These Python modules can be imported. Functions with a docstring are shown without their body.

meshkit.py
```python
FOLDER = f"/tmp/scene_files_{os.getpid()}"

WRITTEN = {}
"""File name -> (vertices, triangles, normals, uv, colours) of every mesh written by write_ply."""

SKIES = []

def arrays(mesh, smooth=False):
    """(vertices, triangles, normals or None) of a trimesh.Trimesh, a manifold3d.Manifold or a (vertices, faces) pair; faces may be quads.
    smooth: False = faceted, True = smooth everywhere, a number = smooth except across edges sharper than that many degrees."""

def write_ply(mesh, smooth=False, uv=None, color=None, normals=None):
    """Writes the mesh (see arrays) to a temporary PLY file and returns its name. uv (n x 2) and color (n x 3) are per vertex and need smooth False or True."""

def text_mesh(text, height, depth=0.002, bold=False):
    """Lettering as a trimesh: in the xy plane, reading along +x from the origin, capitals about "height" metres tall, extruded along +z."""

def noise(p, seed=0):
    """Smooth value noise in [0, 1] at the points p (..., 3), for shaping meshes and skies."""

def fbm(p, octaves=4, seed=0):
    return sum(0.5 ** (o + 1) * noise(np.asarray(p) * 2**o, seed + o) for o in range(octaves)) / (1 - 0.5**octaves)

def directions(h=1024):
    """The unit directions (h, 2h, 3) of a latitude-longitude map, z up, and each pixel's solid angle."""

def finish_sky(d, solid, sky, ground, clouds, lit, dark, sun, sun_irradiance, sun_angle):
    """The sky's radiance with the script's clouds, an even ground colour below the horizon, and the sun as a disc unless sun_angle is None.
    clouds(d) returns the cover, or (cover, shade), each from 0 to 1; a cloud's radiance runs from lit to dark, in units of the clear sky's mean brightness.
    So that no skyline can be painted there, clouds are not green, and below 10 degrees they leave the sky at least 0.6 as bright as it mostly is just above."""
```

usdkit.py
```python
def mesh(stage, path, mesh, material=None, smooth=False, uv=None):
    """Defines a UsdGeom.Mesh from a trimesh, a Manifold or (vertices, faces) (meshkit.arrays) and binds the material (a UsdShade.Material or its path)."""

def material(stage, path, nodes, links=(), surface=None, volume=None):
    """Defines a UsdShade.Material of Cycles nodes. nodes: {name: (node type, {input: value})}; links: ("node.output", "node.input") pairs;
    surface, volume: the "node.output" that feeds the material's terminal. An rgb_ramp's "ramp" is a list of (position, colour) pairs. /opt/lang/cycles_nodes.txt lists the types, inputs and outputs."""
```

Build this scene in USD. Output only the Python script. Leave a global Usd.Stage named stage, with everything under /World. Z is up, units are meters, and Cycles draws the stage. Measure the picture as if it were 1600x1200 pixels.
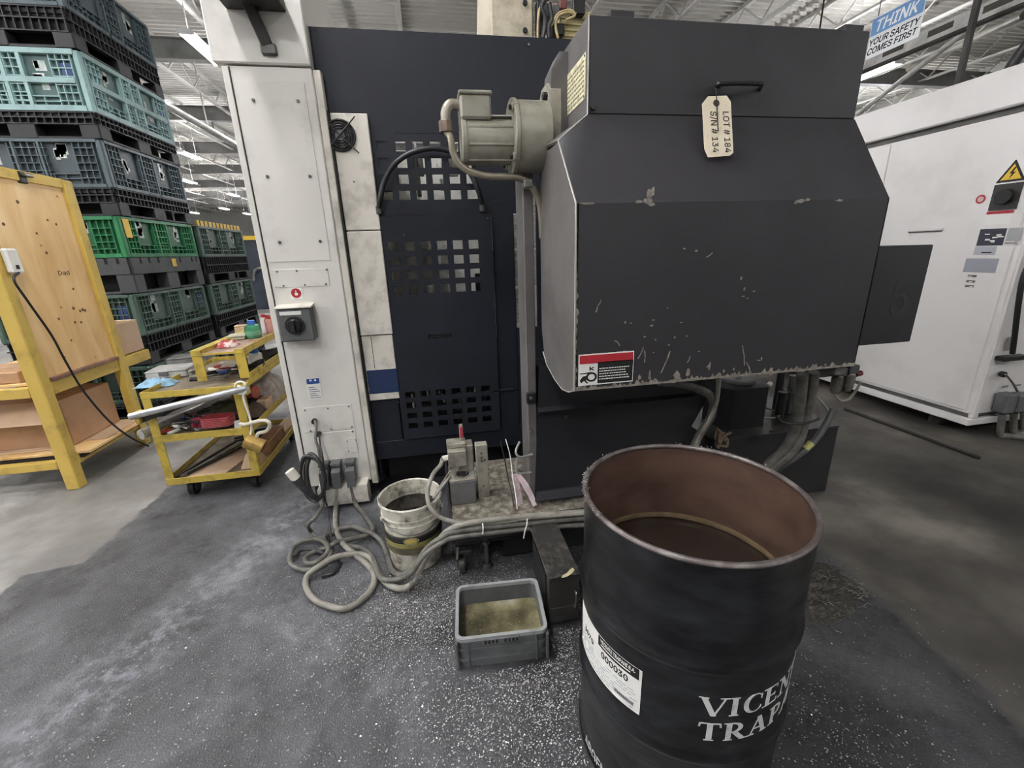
import math, random
import numpy as np, trimesh, usdkit, meshkit
from shapely.geometry import Polygon, LineString, Point, box as sbox
from shapely.ops import unary_union
from shapely import affinity
from pxr import Usd, UsdGeom, UsdLux, UsdShade, Gf, Sdf

stage = Usd.Stage.CreateInMemory()
UsdGeom.SetStageUpAxis(stage, UsdGeom.Tokens.z)
UsdGeom.SetStageMetersPerUnit(stage, 1.0)
stage.DefinePrim('/World', 'Xform'); stage.DefinePrim('/World/Looks', 'Scope')
rng = random.Random(7)

# ------------------------------------------------------------------ camera
PITCH, YAW, ROLL, FPX, EYE = 0.300323, 0.17264, -0.034325, 670.0, 1.515
def _axes():
    cp, sp, cy, sy = math.cos(PITCH), math.sin(PITCH), math.cos(YAW), math.sin(YAW)
    f = np.array([sy*cp, cy*cp, -sp]); r = np.array([cy, -sy, 0]); u = np.cross(r, f)
    return math.cos(ROLL)*r + math.sin(ROLL)*u, -math.sin(ROLL)*r + math.cos(ROLL)*u, f
C_R, C_U, C_F = _axes()
cam = UsdGeom.Camera.Define(stage, '/World/camera')
cam.CreateHorizontalApertureAttr(36.0); cam.CreateVerticalApertureAttr(27.0)
cam.CreateFocalLengthAttr(FPX/1600*36); cam.CreateClippingRangeAttr(Gf.Vec2f(0.05, 200))
cam.AddTransformOp().Set(Gf.Matrix4d(*C_R, 0, *C_U, 0, *(-C_F), 0, 0, 0, EYE, 1))
cam.CreateExposureAttr(2.3)

# ------------------------------------------------------------------ light (fluorescent fixtures are the only lamps; their strength)
LAMP = 46.0

def _ray(px, py): return C_F + C_R*(px-800)/FPX - C_U*(py-600)/FPX
_E = np.array([0, 0, EYE])
def Y(px, py, y): d = _ray(px, py); return _E + d*(y/d[1])       # the point of a vertical plane facing us, seen at that place of the photo
def X(px, py, x): d = _ray(px, py); return _E + d*(x/d[0])
def Z(px, py, z): d = _ray(px, py); return _E + d*((z-EYE)/d[2])

def S(r, g, b):
    f = lambda c: (c/255/12.92) if c/255 <= .04045 else ((c/255+.055)/1.055)**2.4
    return (f(r), f(g), f(b))

# ------------------------------------------------------------------ materials
MATS = {}
def mat(name, color, rough=.5, metal=0.0, dirt=None, amount=.35, scale=5.0, var=.12, bump=0.0, bscale=60.0, spec=.5, world=False, stretch=(1,1,1), detail=5.0, coat=0.0, trans=0.0, sharp=.16):
    """Painted, plastic or metal surface with blotchy wear: noise-driven dirt of its own shape, slight tone variation, fine relief."""
    if name in MATS: return MATS[name]
    dirt = dirt if dirt is not None else tuple(c*.45 for c in color)
    n = {'tc': ('texture_coordinate', {}), 'geo': ('geometry', {}),
         'mp': ('mapping', {'mapping_type': 'point', 'scale': stretch}),
         'n1': ('noise_texture', {'scale': scale, 'detail': detail, 'roughness': .62}),
         'r1': ('rgb_ramp', {'ramp': [(max(0, .78-.6*amount-sharp), (0,0,0)), (min(1, .78-.6*amount+sharp), (1,1,1))]}),
         'n2': ('noise_texture', {'scale': scale*.45, 'detail': 3}),
         'r2': ('rgb_ramp', {'ramp': [(.25, tuple(max(0, c*(1-var)) for c in color)), (.75, tuple(min(1, c*(1+var)) for c in color))]}),
         'mx': ('mix_color', {'b': dirt}),
         'rr': ('map_range', {'to_min': max(.03, rough-.1), 'to_max': min(1, rough+.14)}),
         'p': ('principled_bsdf', {'metallic': metal, 'specular_ior_level': spec, 'coat_weight': coat, 'transmission_weight': trans})}
    src = 'geo.position' if world else 'tc.object'
    l = [(src, 'mp.vector'), ('mp.vector', 'n1.vector'), ('mp.vector', 'n2.vector'), ('n1.fac', 'r1.fac'), ('n2.fac', 'r2.fac'),
         ('r2.color', 'mx.a'), ('r1.color', 'mx.fac'), ('mx.result', 'p.base_color'), ('n1.fac', 'rr.value'), ('rr.result', 'p.roughness')]
    if bump:
        n['n3'] = ('noise_texture', {'scale': bscale, 'detail': 3}); n['bp'] = ('bump', {'strength': bump, 'distance': .004})
        l += [('mp.vector', 'n3.vector'), ('n3.fac', 'bp.height'), ('bp.normal', 'p.normal')]
    MATS[name] = usdkit.material(stage, '/World/Looks/'+name, n, l, surface='p.BSDF')
    return MATS[name]
def flat(name, color, rough=.5, metal=0.0, spec=.5):
    if name not in MATS:
        MATS[name] = usdkit.material(stage, '/World/Looks/'+name, {'p': ('principled_bsdf', {'base_color': color, 'roughness': rough, 'metallic': metal, 'specular_ior_level': spec})}, [], surface='p.BSDF')
    return MATS[name]
def glow(name, color, strength):
    if name not in MATS:
        MATS[name] = usdkit.material(stage, '/World/Looks/'+name, {'e': ('emission', {'color': color, 'strength': strength})}, [], surface='e.emission')
    return MATS[name]

def floor_material():
    n = {'g': ('geometry', {}), 'sx': ('separate_xyz', {}),
         'nw': ('noise_texture', {'scale': 11, 'detail': 6, 'roughness': .65}), 'nl': ('noise_texture', {'scale': .9, 'detail': 5, 'roughness': .6}),
         'ew': ('math', {'math_type': 'subtract', 'value2': .5}), 'em': ('math', {'math_type': 'multiply', 'value2': .16}),
         'xe': ('math', {'math_type': 'add'}),
         # left edge of the dark coating: straight to y 2.3, worn outwards nearer the viewer
         'yl': ('map_range', {'from_min': 2.26, 'from_max': 2.30, 'to_min': -2.2, 'to_max': -1.95, 'clamp': True}),
         'dl': ('math', {'math_type': 'subtract'}), 'ml': ('map_range', {'from_min': -.012, 'from_max': .012, 'clamp': True}),
         # right edge, running out towards the tank
         'yr': ('map_range', {'from_min': .5, 'from_max': 1.5, 'to_min': 1.72, 'to_max': 1.86, 'clamp': True}),
         'dr': ('math', {'math_type': 'subtract'}), 'mr': ('map_range', {'from_min': -.03, 'from_max': .03, 'clamp': True}),
         'mm': ('math', {'math_type': 'multiply'}),
         'yf': ('map_range', {'from_min': 4.6, 'from_max': 4.5, 'clamp': True}), 'm': ('math', {'math_type': 'multiply'}),
         # concrete: pale with grey-brown stains; oilier on the right side
         'rc': ('rgb_ramp', {'ramp': [(.30, S(96,93,90)), (.47, S(132,129,125)), (.60, S(168,166,162)), (.75, S(196,195,192))]}),
         'ro': ('rgb_ramp', {'ramp': [(.34, S(40,38,36)), (.47, S(68,65,61)), (.56, S(92,88,82)), (.68, S(136,130,120))]}),
         'side': ('map_range', {'from_min': .8, 'from_max': 1.9, 'clamp': True}), 'cc': ('mix_color', {}),
         # the dark oily coating
         'nd': ('noise_texture', {'scale': 1.6, 'detail': 8, 'roughness': .68, 'distortion': .4}),
         'rd': ('rgb_ramp', {'ramp': [(.30, S(50,50,52)), (.45, S(80,81,84)), (.57, S(101,102,106)), (.70, S(150,151,156))]}),
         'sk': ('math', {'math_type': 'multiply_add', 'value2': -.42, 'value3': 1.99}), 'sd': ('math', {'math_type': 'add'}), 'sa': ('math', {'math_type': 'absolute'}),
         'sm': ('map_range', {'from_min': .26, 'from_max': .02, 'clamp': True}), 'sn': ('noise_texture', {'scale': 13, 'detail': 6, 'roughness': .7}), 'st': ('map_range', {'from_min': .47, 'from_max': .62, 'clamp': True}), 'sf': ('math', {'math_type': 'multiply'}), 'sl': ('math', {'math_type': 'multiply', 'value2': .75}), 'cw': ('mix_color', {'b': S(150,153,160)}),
         'rd2': ('rgb_ramp', {'ramp': [(.28, S(38,38,40)), (.5, S(58,58,61)), (.74, S(82,82,85))]}),
         'cd': ('mix_color', {}), 'side2': ('map_range', {'from_min': -.4, 'from_max': .5, 'clamp': True}),
         'c': ('mix_color', {}),
         'n5': ('noise_texture', {'scale': 150, 'detail': 3, 'roughness': .7}), 'n6': ('noise_texture', {'scale': 6, 'detail': 5, 'roughness': .65}),
         'vmp': ('mapping', {'mapping_type': 'point', 'rotation': (0,0,.5), 'scale': (1.0,.75,1)}),
         'bh': ('math', {'math_type': 'multiply'}), 'bs': ('mix_float', {'a': .15, 'b': .55}),
         'bp': ('bump', {'distance': .02}),
         'rg': ('mix_float', {'a': .62}), 'rdk': ('map_range', {'from_min': .3, 'from_max': .7, 'to_min': .2, 'to_max': .5, 'clamp': True}),
         'p': ('principled_bsdf', {'specular_ior_level': .5})}
    l = [('g.position', 'sx.vector'), ('g.position', 'nw.vector'), ('g.position', 'nl.vector'), ('nw.fac', 'ew.value1'), ('ew.value', 'em.value1'),
         ('sx.x', 'xe.value1'), ('em.value', 'xe.value2'), ('sx.y', 'yl.value'), ('xe.value', 'dl.value1'), ('yl.result', 'dl.value2'), ('dl.value', 'ml.value'),
         ('sx.y', 'yr.value'), ('yr.result', 'dr.value1'), ('xe.value', 'dr.value2'), ('dr.value', 'mr.value'), ('ml.result', 'mm.value1'), ('mr.result', 'mm.value2'),
         ('sx.y', 'yf.value'), ('mm.value', 'm.value1'), ('yf.result', 'm.value2'),
         ('nl.fac', 'rc.fac'), ('nl.fac', 'ro.fac'), ('sx.x', 'side.value'), ('side.result', 'cc.fac'), ('rc.color', 'cc.a'), ('ro.color', 'cc.b'),
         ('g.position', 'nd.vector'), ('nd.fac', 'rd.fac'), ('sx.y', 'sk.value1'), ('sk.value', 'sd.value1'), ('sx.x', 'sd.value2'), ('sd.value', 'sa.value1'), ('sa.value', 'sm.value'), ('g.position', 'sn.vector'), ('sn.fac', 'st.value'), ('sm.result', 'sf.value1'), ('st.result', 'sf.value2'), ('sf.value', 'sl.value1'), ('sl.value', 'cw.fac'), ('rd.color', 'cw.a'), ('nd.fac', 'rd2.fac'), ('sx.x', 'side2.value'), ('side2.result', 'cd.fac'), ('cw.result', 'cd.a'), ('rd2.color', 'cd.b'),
         ('m.value', 'c.fac'), ('cc.result', 'c.a'), ('cd.result', 'c.b'), ('c.result', 'p.base_color'),
         ('g.position', 'vmp.vector'), ('vmp.vector', 'n5.vector'), ('g.position', 'n6.vector'), ('n5.fac', 'bh.value1'), ('n6.fac', 'bh.value2'), ('bh.value', 'bp.height'),
         ('m.value', 'bs.fac'), ('bs.result', 'bp.strength'), ('bp.normal', 'p.normal'),
         ('m.value', 'rg.fac'), ('n6.fac', 'rdk.value'), ('rdk.result', 'rg.b'), ('rg.result', 'p.roughness')]
    return usdkit.material(stage, '/World/Looks/floor_concrete', n, l, surface='p.BSDF')

# ------------------------------------------------------------------ shape helpers
_unit = None
def box(a, b, bev=.004):
    """Chamfered box between two corners, as (vertices, faces)."""
    global _unit
    a, b = np.minimum(a, b).astype(float), np.maximum(a, b).astype(float)
    bev = min(bev, .45*float((b-a).min()))
    if _unit is None:
        v = []
        for s in np.ndindex(2, 2, 2):
            for k in range(3):
                v.append([(s, k)])
        P = []
        for s in np.ndindex(2, 2, 2):
            for k in range(3):
                c = np.array([1.0 if t else -1.0 for t in s]); c2 = c*.8; c2[k] = c[k]; P.append(c2)
        P = np.array(P); h = trimesh.convex.convex_hull(P)
        idx = [int(np.argmin(((P-x)**2).sum(1))) for x in h.vertices]
        _unit = (np.sign(P), np.array([[idx[i] for i in f] for f in h.faces]))
    sg, F = _unit
    V = np.where(sg > 0, b, a)
    k = np.tile(np.arange(3), 8)
    off = -sg*bev
    off[np.arange(24), k] = 0
    return V+off, F
def beam(p, q, w, h, bev=.002, up=(0,0,1)):
    """Rectangular bar from p to q, w wide (sideways), h high."""
    p, q = np.asarray(p, float), np.asarray(q, float); L = np.linalg.norm(q-p); d = (q-p)/L
    up = np.asarray(up, float)
    if abs(d@up) > .98: up = np.array([0, 1.0, 0])
    s = np.cross(d, up); s /= np.linalg.norm(s); u = np.cross(s, d)
    v, f = box((0, -w/2, -h/2), (L, w/2, h/2), bev)
    return p + v[:, :1]*d + v[:, 1:2]*(-s) + v[:, 2:]*u, f
def obox(c, size, rz=0.0, bev=.004):
    v, f = box(-np.asarray(size)/2, np.asarray(size)/2, bev)
    co, si = math.cos(rz), math.sin(rz)
    return np.stack([v[:,0]*co-v[:,1]*si, v[:,0]*si+v[:,1]*co, v[:,2]], 1)+np.asarray(c), f
def smooth_path(pts, n=8):
    P = np.asarray(pts, float)
    if len(P) < 3: return P
    P = np.vstack([2*P[0]-P[1], P, 2*P[-1]-P[-2]]); out = []
    for i in range(1, len(P)-2):
        for t in np.arange(n)/n:
            a, b, c, d = P[i-1], P[i], P[i+1], P[i+2]
            out.append(.5*(2*b+(c-a)*t+(2*a-5*b+4*c-d)*t*t+(3*b-a-3*c+d)*t**3))
    return np.vstack([out, P[-2]])
def tube(pts, r, sides=10, n=8, smooth=True):
    P = smooth_path(pts, n) if smooth else np.asarray(pts, float)
    rr = np.full(len(P), r) if np.ndim(r) == 0 else np.interp(np.linspace(0, 1, len(P)), np.linspace(0, 1, len(r)), r)
    T = np.gradient(P, axis=0); T /= np.maximum(np.linalg.norm(T, axis=1, keepdims=True), 1e-9)
    a = np.array([0, 0, 1.0]) if abs(T[0][2]) < .9 else np.array([1.0, 0, 0])
    U = np.cross(T[0], a); U /= np.linalg.norm(U); V = []
    ang = np.linspace(0, 2*np.pi, sides, endpoint=False)
    for i in range(len(P)):
        U = U-(U@T[i])*T[i]; U /= np.linalg.norm(U); W = np.cross(T[i], U)
        V.append(P[i]+rr[i]*(np.cos(ang)[:, None]*U+np.sin(ang)[:, None]*W))
    V = np.vstack(V); F = []
    for i in range(len(P)-1):
        for j in range(sides):
            k = (j+1) % sides; F += [[i*sides+j, i*sides+k, (i+1)*sides+k], [i*sides+j, (i+1)*sides+k, (i+1)*sides+j]]
    n0 = len(V); V = np.vstack([V, P[0], P[-1]])
    for j in range(sides):
        k = (j+1) % sides; m = (len(P)-1)*sides
        F += [[n0, k, j], [n0+1, m+j, m+k]]
    return V, np.array(F)
def cyl(p, q, r, sides=20, r2=None):
    p, q = np.asarray(p, float), np.asarray(q, float); c = min(.0025, .15*min(r, np.linalg.norm(q-p)))
    d = (q-p)/np.linalg.norm(q-p); r2 = r if r2 is None else r2
    return tube([p, p+d*1e-6, p+d*c, q-d*c, q-d*1e-6, q], [r-c, r-c, r, r2, r2-c, r2-c], sides, smooth=False) if False else _cyl(p, q, d, r, r2, c, sides)
def _cyl(p, q, d, r, r2, c, sides):
    a = np.array([0, 0, 1.0]) if abs(d[2]) < .9 else np.array([1.0, 0, 0])
    U = np.cross(d, a); U /= np.linalg.norm(U); W = np.cross(d, U)
    ang = np.linspace(0, 2*np.pi, sides, endpoint=False); ring = np.cos(ang)[:, None]*U+np.sin(ang)[:, None]*W
    V = np.vstack([p+(r-c)*ring, p+d*c+r*ring, q-d*c+r2*ring, q+(r2-c)*ring, p, q]); F = []
    for i in range(3):
        for j in range(sides):
            k = (j+1) % sides; F += [[i*sides+j, i*sides+k, (i+1)*sides+k], [i*sides+j, (i+1)*sides+k, (i+1)*sides+j]]
    for j in range(sides):
        k = (j+1) % sides; F += [[4*sides, k, j], [4*sides+1, 3*sides+j, 3*sides+k]]
    return V, np.array(F)
def lathe(profile, center=(0,0,0), sides=48):
    """Surface of revolution about a vertical axis; profile = list of (radius, z), open or closed."""
    p = np.asarray(profile, float); ang = np.linspace(0, 2*np.pi, sides, endpoint=False)
    V = np.stack([p[:, None, 0]*np.cos(ang), p[:, None, 0]*np.sin(ang), np.repeat(p[:, 1:2], sides, 1)], -1).reshape(-1, 3)+np.asarray(center); F = []
    for i in range(len(p)-1):
        for j in range(sides):
            k = (j+1) % sides; F += [[i*sides+j, i*sides+k, (i+1)*sides+k], [i*sides+j, (i+1)*sides+k, (i+1)*sides+j]]
    return V, np.array(F)
def prism(poly, o, ex, ey, depth):
    """Extrudes a 2-D polygon (shapely or points) lying in the plane o + x ex + y ey along ex x ey by depth."""
    poly = poly if hasattr(poly, 'geom_type') else Polygon(poly)
    ex, ey, o = (np.asarray(t, float) for t in (ex, ey, o)); ez = np.cross(ex, ey); ez /= np.linalg.norm(ez)
    out = []
    for g in getattr(poly, 'geoms', [poly]):
        if g.is_empty or g.area < 1e-10: continue
        m = trimesh.creation.extrude_polygon(g, depth, engine='earcut'); v = m.vertices
        out.append((o+v[:, :1]*ex+v[:, 1:2]*ey+v[:, 2:]*ez, m.faces))
    return join(out)
def hull(pts):
    h = trimesh.convex.convex_hull(np.asarray(pts, float)); return np.array(h.vertices), np.array(h.faces)
def frustum(lo, hi):
    return hull(list(lo)+list(hi))
def sphere(c, r, sub=2, scale=(1,1,1)):
    m = trimesh.creation.icosphere(subdivisions=sub, radius=r); return m.vertices*np.asarray(scale)+np.asarray(c), m.faces
def join(ms):
    V, F, n = [], [], 0
    for v, f in ms:
        V.append(np.asarray(v)); F.append(np.asarray(f)+n); n += len(v)
    return np.vstack(V), np.vstack(F)
def text(t, h, depth=.0008, bold=False):
    m = meshkit.text_mesh(t, h, depth, bold); return np.array(m.vertices), np.array(m.faces)
def place(m, o, ex, ey):
    v, f = m; ex, ey = np.asarray(ex, float), np.asarray(ey, float); ez = np.cross(ex, ey)
    return np.asarray(o)+v[:, :1]*ex+v[:, 1:2]*ey+v[:, 2:]*ez, f
def fit(m, w):
    v, f = m; v = v.copy(); s = w/(v[:, 0].max()-v[:, 0].min()); v[:, 0] = (v[:, 0]-v[:, 0].min())*s; return v, f
def sheet(grid):
    """Mesh over an (n, m, 3) grid of points."""
    g = np.asarray(grid, float); n, m = g.shape[:2]; I = np.arange(n*m).reshape(n, m)
    F = np.concatenate([np.stack([I[:-1,:-1], I[1:,:-1], I[1:,1:]], -1).reshape(-1,3), np.stack([I[:-1,:-1], I[1:,1:], I[:-1,1:]], -1).reshape(-1,3)])
    return g.reshape(-1, 3), F

# ------------------------------------------------------------------ things and parts
_used = {}
def numbered(parent, name):
    k = _used.get((parent, name), -1)+1; _used[(parent, name)] = k
    return name if k == 0 else f'{name}_{k:03d}'
def keys(p, label=None, cat=None, group=None, kind=None):
    for k, v in (('label', label), ('category', cat), ('group', group), ('kind', kind)):
        if v: p.SetCustomDataByKey(k, v)
class Thing:
    def __init__(s, prim, base, rz): s.prim, s.base, s.rz, s.path = prim, np.asarray(base, float), rz, str(prim.GetPath())
def thing(name, label, cat, base=(0,0,0), group=None, rz=0.0, kind=None):
    x = UsdGeom.Xform.Define(stage, '/World/'+numbered('/World', name))
    x.AddTranslateOp().Set(Gf.Vec3d(*map(float, base))); x.AddRotateZOp().Set(math.degrees(rz))
    keys(x.GetPrim(), label, cat, group, kind)
    return Thing(x.GetPrim(), base, rz)
def part(t, name, m, material, label=None, smooth=30, kind=None, sub=None, local=False):
    """A mesh of thing t (or, with sub, of its part sub). Points are in world coordinates unless local."""
    v, f = m; v = np.asarray(v, float)
    if not local:
        v = v-t.base
        if t.rz:
            c, s = math.cos(-t.rz), math.sin(-t.rz); v = np.stack([v[:,0]*c-v[:,1]*s, v[:,0]*s+v[:,1]*c, v[:,2]], 1)
    parent = str(sub.GetPath()) if sub is not None else t.path
    p = usdkit.mesh(stage, parent+'/'+numbered(parent, name), (v, f), material, smooth=smooth).GetPrim()
    keys(p, label=label, kind=kind); return p
def single(name, label, cat, m, material, base=None, group=None, smooth=30, kind=None):
    """A thing that is one mesh."""
    v, f = m; v = np.asarray(v, float)
    base = np.array([(v[:,0].min()+v[:,0].max())/2, (v[:,1].min()+v[:,1].max())/2, v[:,2].min()]) if base is None else np.asarray(base, float)
    g = usdkit.mesh(stage, '/World/'+numbered('/World', name), (v-base, f), material, smooth=smooth)
    g.AddTranslateOp().Set(Gf.Vec3d(*map(float, base))); keys(g.GetPrim(), label, cat, group, kind); return g.GetPrim()
def dup(t, loc, rz=0.0, label=None, group=None):
    was = t.prim.GetCustomData()
    c = thing(t.prim.GetName(), label or was['label'], was['category'], loc, group or was.get('group'), rz)
    for op in list(UsdGeom.Xformable(c.prim).GetOrderedXformOps()): pass
    c.prim.GetReferences().AddInternalReference(t.prim.GetPath()); c.prim.SetInstanceable(True)
    return c

# ================================================================== THE SETTING
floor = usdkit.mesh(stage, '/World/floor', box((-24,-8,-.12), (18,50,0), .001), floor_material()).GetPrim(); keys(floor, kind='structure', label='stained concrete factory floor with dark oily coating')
numbered('/World', 'floor')
WALLM = mat('wall_paint', S(168,168,164), .7, dirt=S(138,138,134), scale=.5, amount=.2)
for nm, a, b in (('wall_back', (-24,50,0), (18,50.2,6.8)), ('wall_left', (-24.2,-8,0), (-24,50,6.8)), ('wall_right', (18,-8,0), (18.2,50,6.8)), ('wall_front', (-24,-8.2,0), (18,-8,6.8))):
    p = usdkit.mesh(stage, '/World/'+nm, box(a, b, .002), WALLM).GetPrim(); keys(p, kind='structure'); numbered('/World', nm)

CEIL = thing('ceiling', 'white corrugated roof deck on steel bar joists', None, (0,0,0), kind='structure')
DECK = mat('roof_deck', S(206,204,198), .55, dirt=S(172,170,163), scale=.8, amount=.15, var=.06)
STEEL = mat('joist_paint', S(196,195,190), .5, scale=3, amount=.2)
STEELD = mat('girder_paint', S(128,128,126), .5, scale=2, amount=.25)
ys = np.arange(-8, 50.01, .18); prof = []
for y in ys: prof += [(y, 6.60), (y+.06, 6.60), (y+.085, 6.66), (y+.155, 6.66)]
prof = np.array(prof)
part(CEIL, 'roof_deck', sheet(np.stack([np.stack([np.full(len(prof), x), prof[:,0], prof[:,1]], 1) for x in (-24, 18)])), DECK, smooth=False)
for x in np.arange(-23, 18, 1.9):
    ms = [box((x-.05,-8,6.53), (x+.05,50,6.60), .003), box((x-.045,-8,5.98), (x+.045,50,6.03), .003)]
    z = np.arange(-7.5, 49.5, .62)
    for i, yy in enumerate(z[:-1]):
        a, b = (6.03, 6.53) if i % 2 == 0 else (6.53, 6.03)
        ms.append(beam((x, yy, a), (x, z[i+1], b), .028, .028, .001))
    part(CEIL, 'bar_joist', join(ms), STEEL, smooth=False)
for y in (3.2, 7.8, 12.6, 17.4, 22.2, 27, 31.8, 36.6, 41.4):
    part(CEIL, 'girder', join([box((-24,y-.11,5.88), (18,y+.11,5.90), .002), box((-24,y-.012,5.90), (18,y+.012,6.28), .002), box((-24,y-.11,6.28), (18,y+.11,6.30), .002)]), STEELD, smooth=False)

# fluorescent fixtures
LHOUSE = flat('lamp_housing', S(225,226,226), .35)
TUBE = glow('lamp_tube', (.975,.968,.985), LAMP)
def lamp_mesh():
    h = prism([(-.085,.048), (.085,.048), (.05,.075), (-.05,.075)], (0,-.64,0), (1,0,0), (0,0,1), -1.28)
    h2 = [box((-.125,-.64,-.012), (.125,-.612,.05)), box((-.125,.612,-.012), (.125,.64,.05))]
    return h, h2
lampL = [(-3.52, 9.6), (-7.8, 18.1), (10.0, 9.5), (-13.9, 35.5), (-13.9, 39.6)]
for x in (-17, -10.5, 3.2, 10.0, 15.5):
    for y in ((-4.5, -.5, 3.4, 14.2) if x < 0 else (-4.5, 14.2) if x > 4 else (14.2,))+(18.8, 23.6, 28.4, 33.2, 38): lampL.append((x, y))
if 0:
    for y in (-4.5, 14.2, 18.8, 23.6, 28.4, 33.2, 38): lampL.append((x, y))
for x in (-3.52,):
    for y in (14.2, 23.6, 28.4, 33.2, 38): lampL.append((x, y))
lampL += [(-1.3, 1.7), (-1.3, -2.0), (-6.2, 3.6), (-6.2, -1.0), (2.6, -4.6)]
proto = None
for i, (x, y) in enumerate(lampL):
    near = {0: 'bright twin tube fluorescent lamp just left of the white electrical cabinet top', 1: 'bright fluorescent lamp glowing beside the tall stack of bins', 2: 'bright fluorescent lamp beyond the hood, under the hanging safety sign'}
    lab = near.get(i, 'long twin tube fluorescent lamp hanging far off in the factory roof')
    grp = None if i in near else 'fluorescent lamps far off under the roof'
    if proto is None:
        proto = thing('fluorescent_lamp', lab, 'lamp', (x, y, 5.0))
        h, h2 = lamp_mesh()
        part(proto, 'housing', h, LHOUSE, local=True, smooth=False); [part(proto, 'end_cap', e, LHOUSE, local=True) for e in h2]
        for sx in (-.09, .09): part(proto, 'tube', cyl((sx,-.61,.018), (sx,.61,.018), .026, 12), TUBE, local=True)
        for sy in (-.5, .5): part(proto, 'hanger', cyl((0,sy,.04), (0,sy,1.62), .006, 6), LHOUSE, local=True)
    else: dup(proto, (x, y, 5.0), 0, lab, grp)

# pipes, bus duct and hangers under the roof
PIPE = mat('pipe_grey', S(120,118,112), .45, metal=.3, scale=4)
PIPEW = mat('pipe_white', S(205,204,200), .45, scale=4)
DARKST = mat('dark_steel', S(62,60,58), .5, metal=.4, scale=4)
single('conduit_pipe', 'grey conduit pipe running lengthways under the roof by the bins', 'pipe', join([cyl((-6.6,6,5.5), (-6.6,48,5.5), .06, 12)]+[cyl((-6.6,y,5.5), (-6.6,y,5.872), .02, 6) for y in (7.8,12.6,17.4,22.2,27,31.8,36.6,41.4)]), PIPE)
single('conduit_pipe', 'pale pipe running lengthways under the roof beyond the white cabinet', 'pipe', join([cyl((-4.9,8,4.55), (-4.9,48,4.55), .045, 12)]+[cyl((-4.9,y,4.55), (-4.9,y,5.872), .016, 6) for y in (12.6,22.2,31.8,41.4)]), PIPEW)
bx = 7.0
bp = X(1440, 62, bx); bz = float(bp[2])
bus = thing('bus_duct', 'grey slotted bus duct running under the roof right of the sign', 'duct', (bx, 5, bz))
part(bus, 'duct_body', box((bx-.05,1.0,bz-.09), (bx+.05,26,bz+.09), .004), PIPEW)
part(bus, 'bottom_channel', box((bx-.065,1.0,bz-.13), (bx+.02,26,bz-.092), .004), DARKST)
part(bus, 'slots', join([box((bx-.056,y,bz-.03), (bx-.049,y+.3,bz+.045), .001) for y in np.arange(1.2, 14, .62)]), flat('slot_dark', S(70,66,58), .6), kind='stuff')
for y in (3.2, 7.8, 12.6): part(bus, 'hanger_rod', cyl((bx,y,bz+.09), (bx,y,5.88), .014, 6), DARKST)
p0 = Z(1540, 8, 5.2)
for (pa, pb, r) in (((1340, 178, 9.4), (1600, -20, 6.6), .05), ((1420, 108, 10.5), (1600, 24, 7.6), .07)):
    a, b = Y(*pa), Y(*pb)
    single('roof_brace', 'pale sloping pipe brace under the roof above the white machine' if r == .05 else 'thicker grey sloping pipe under the roof above the white machine', 'pipe', cyl(a, b, r, 10), PIPEW if r == .05 else PIPE)
a = Y(1500, 118, 3.4); top = a.copy()
hs = thing('strut_post', 'dark steel strut post standing on top of the white machine', 'post', (a[0], a[1], 2.62))
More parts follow.
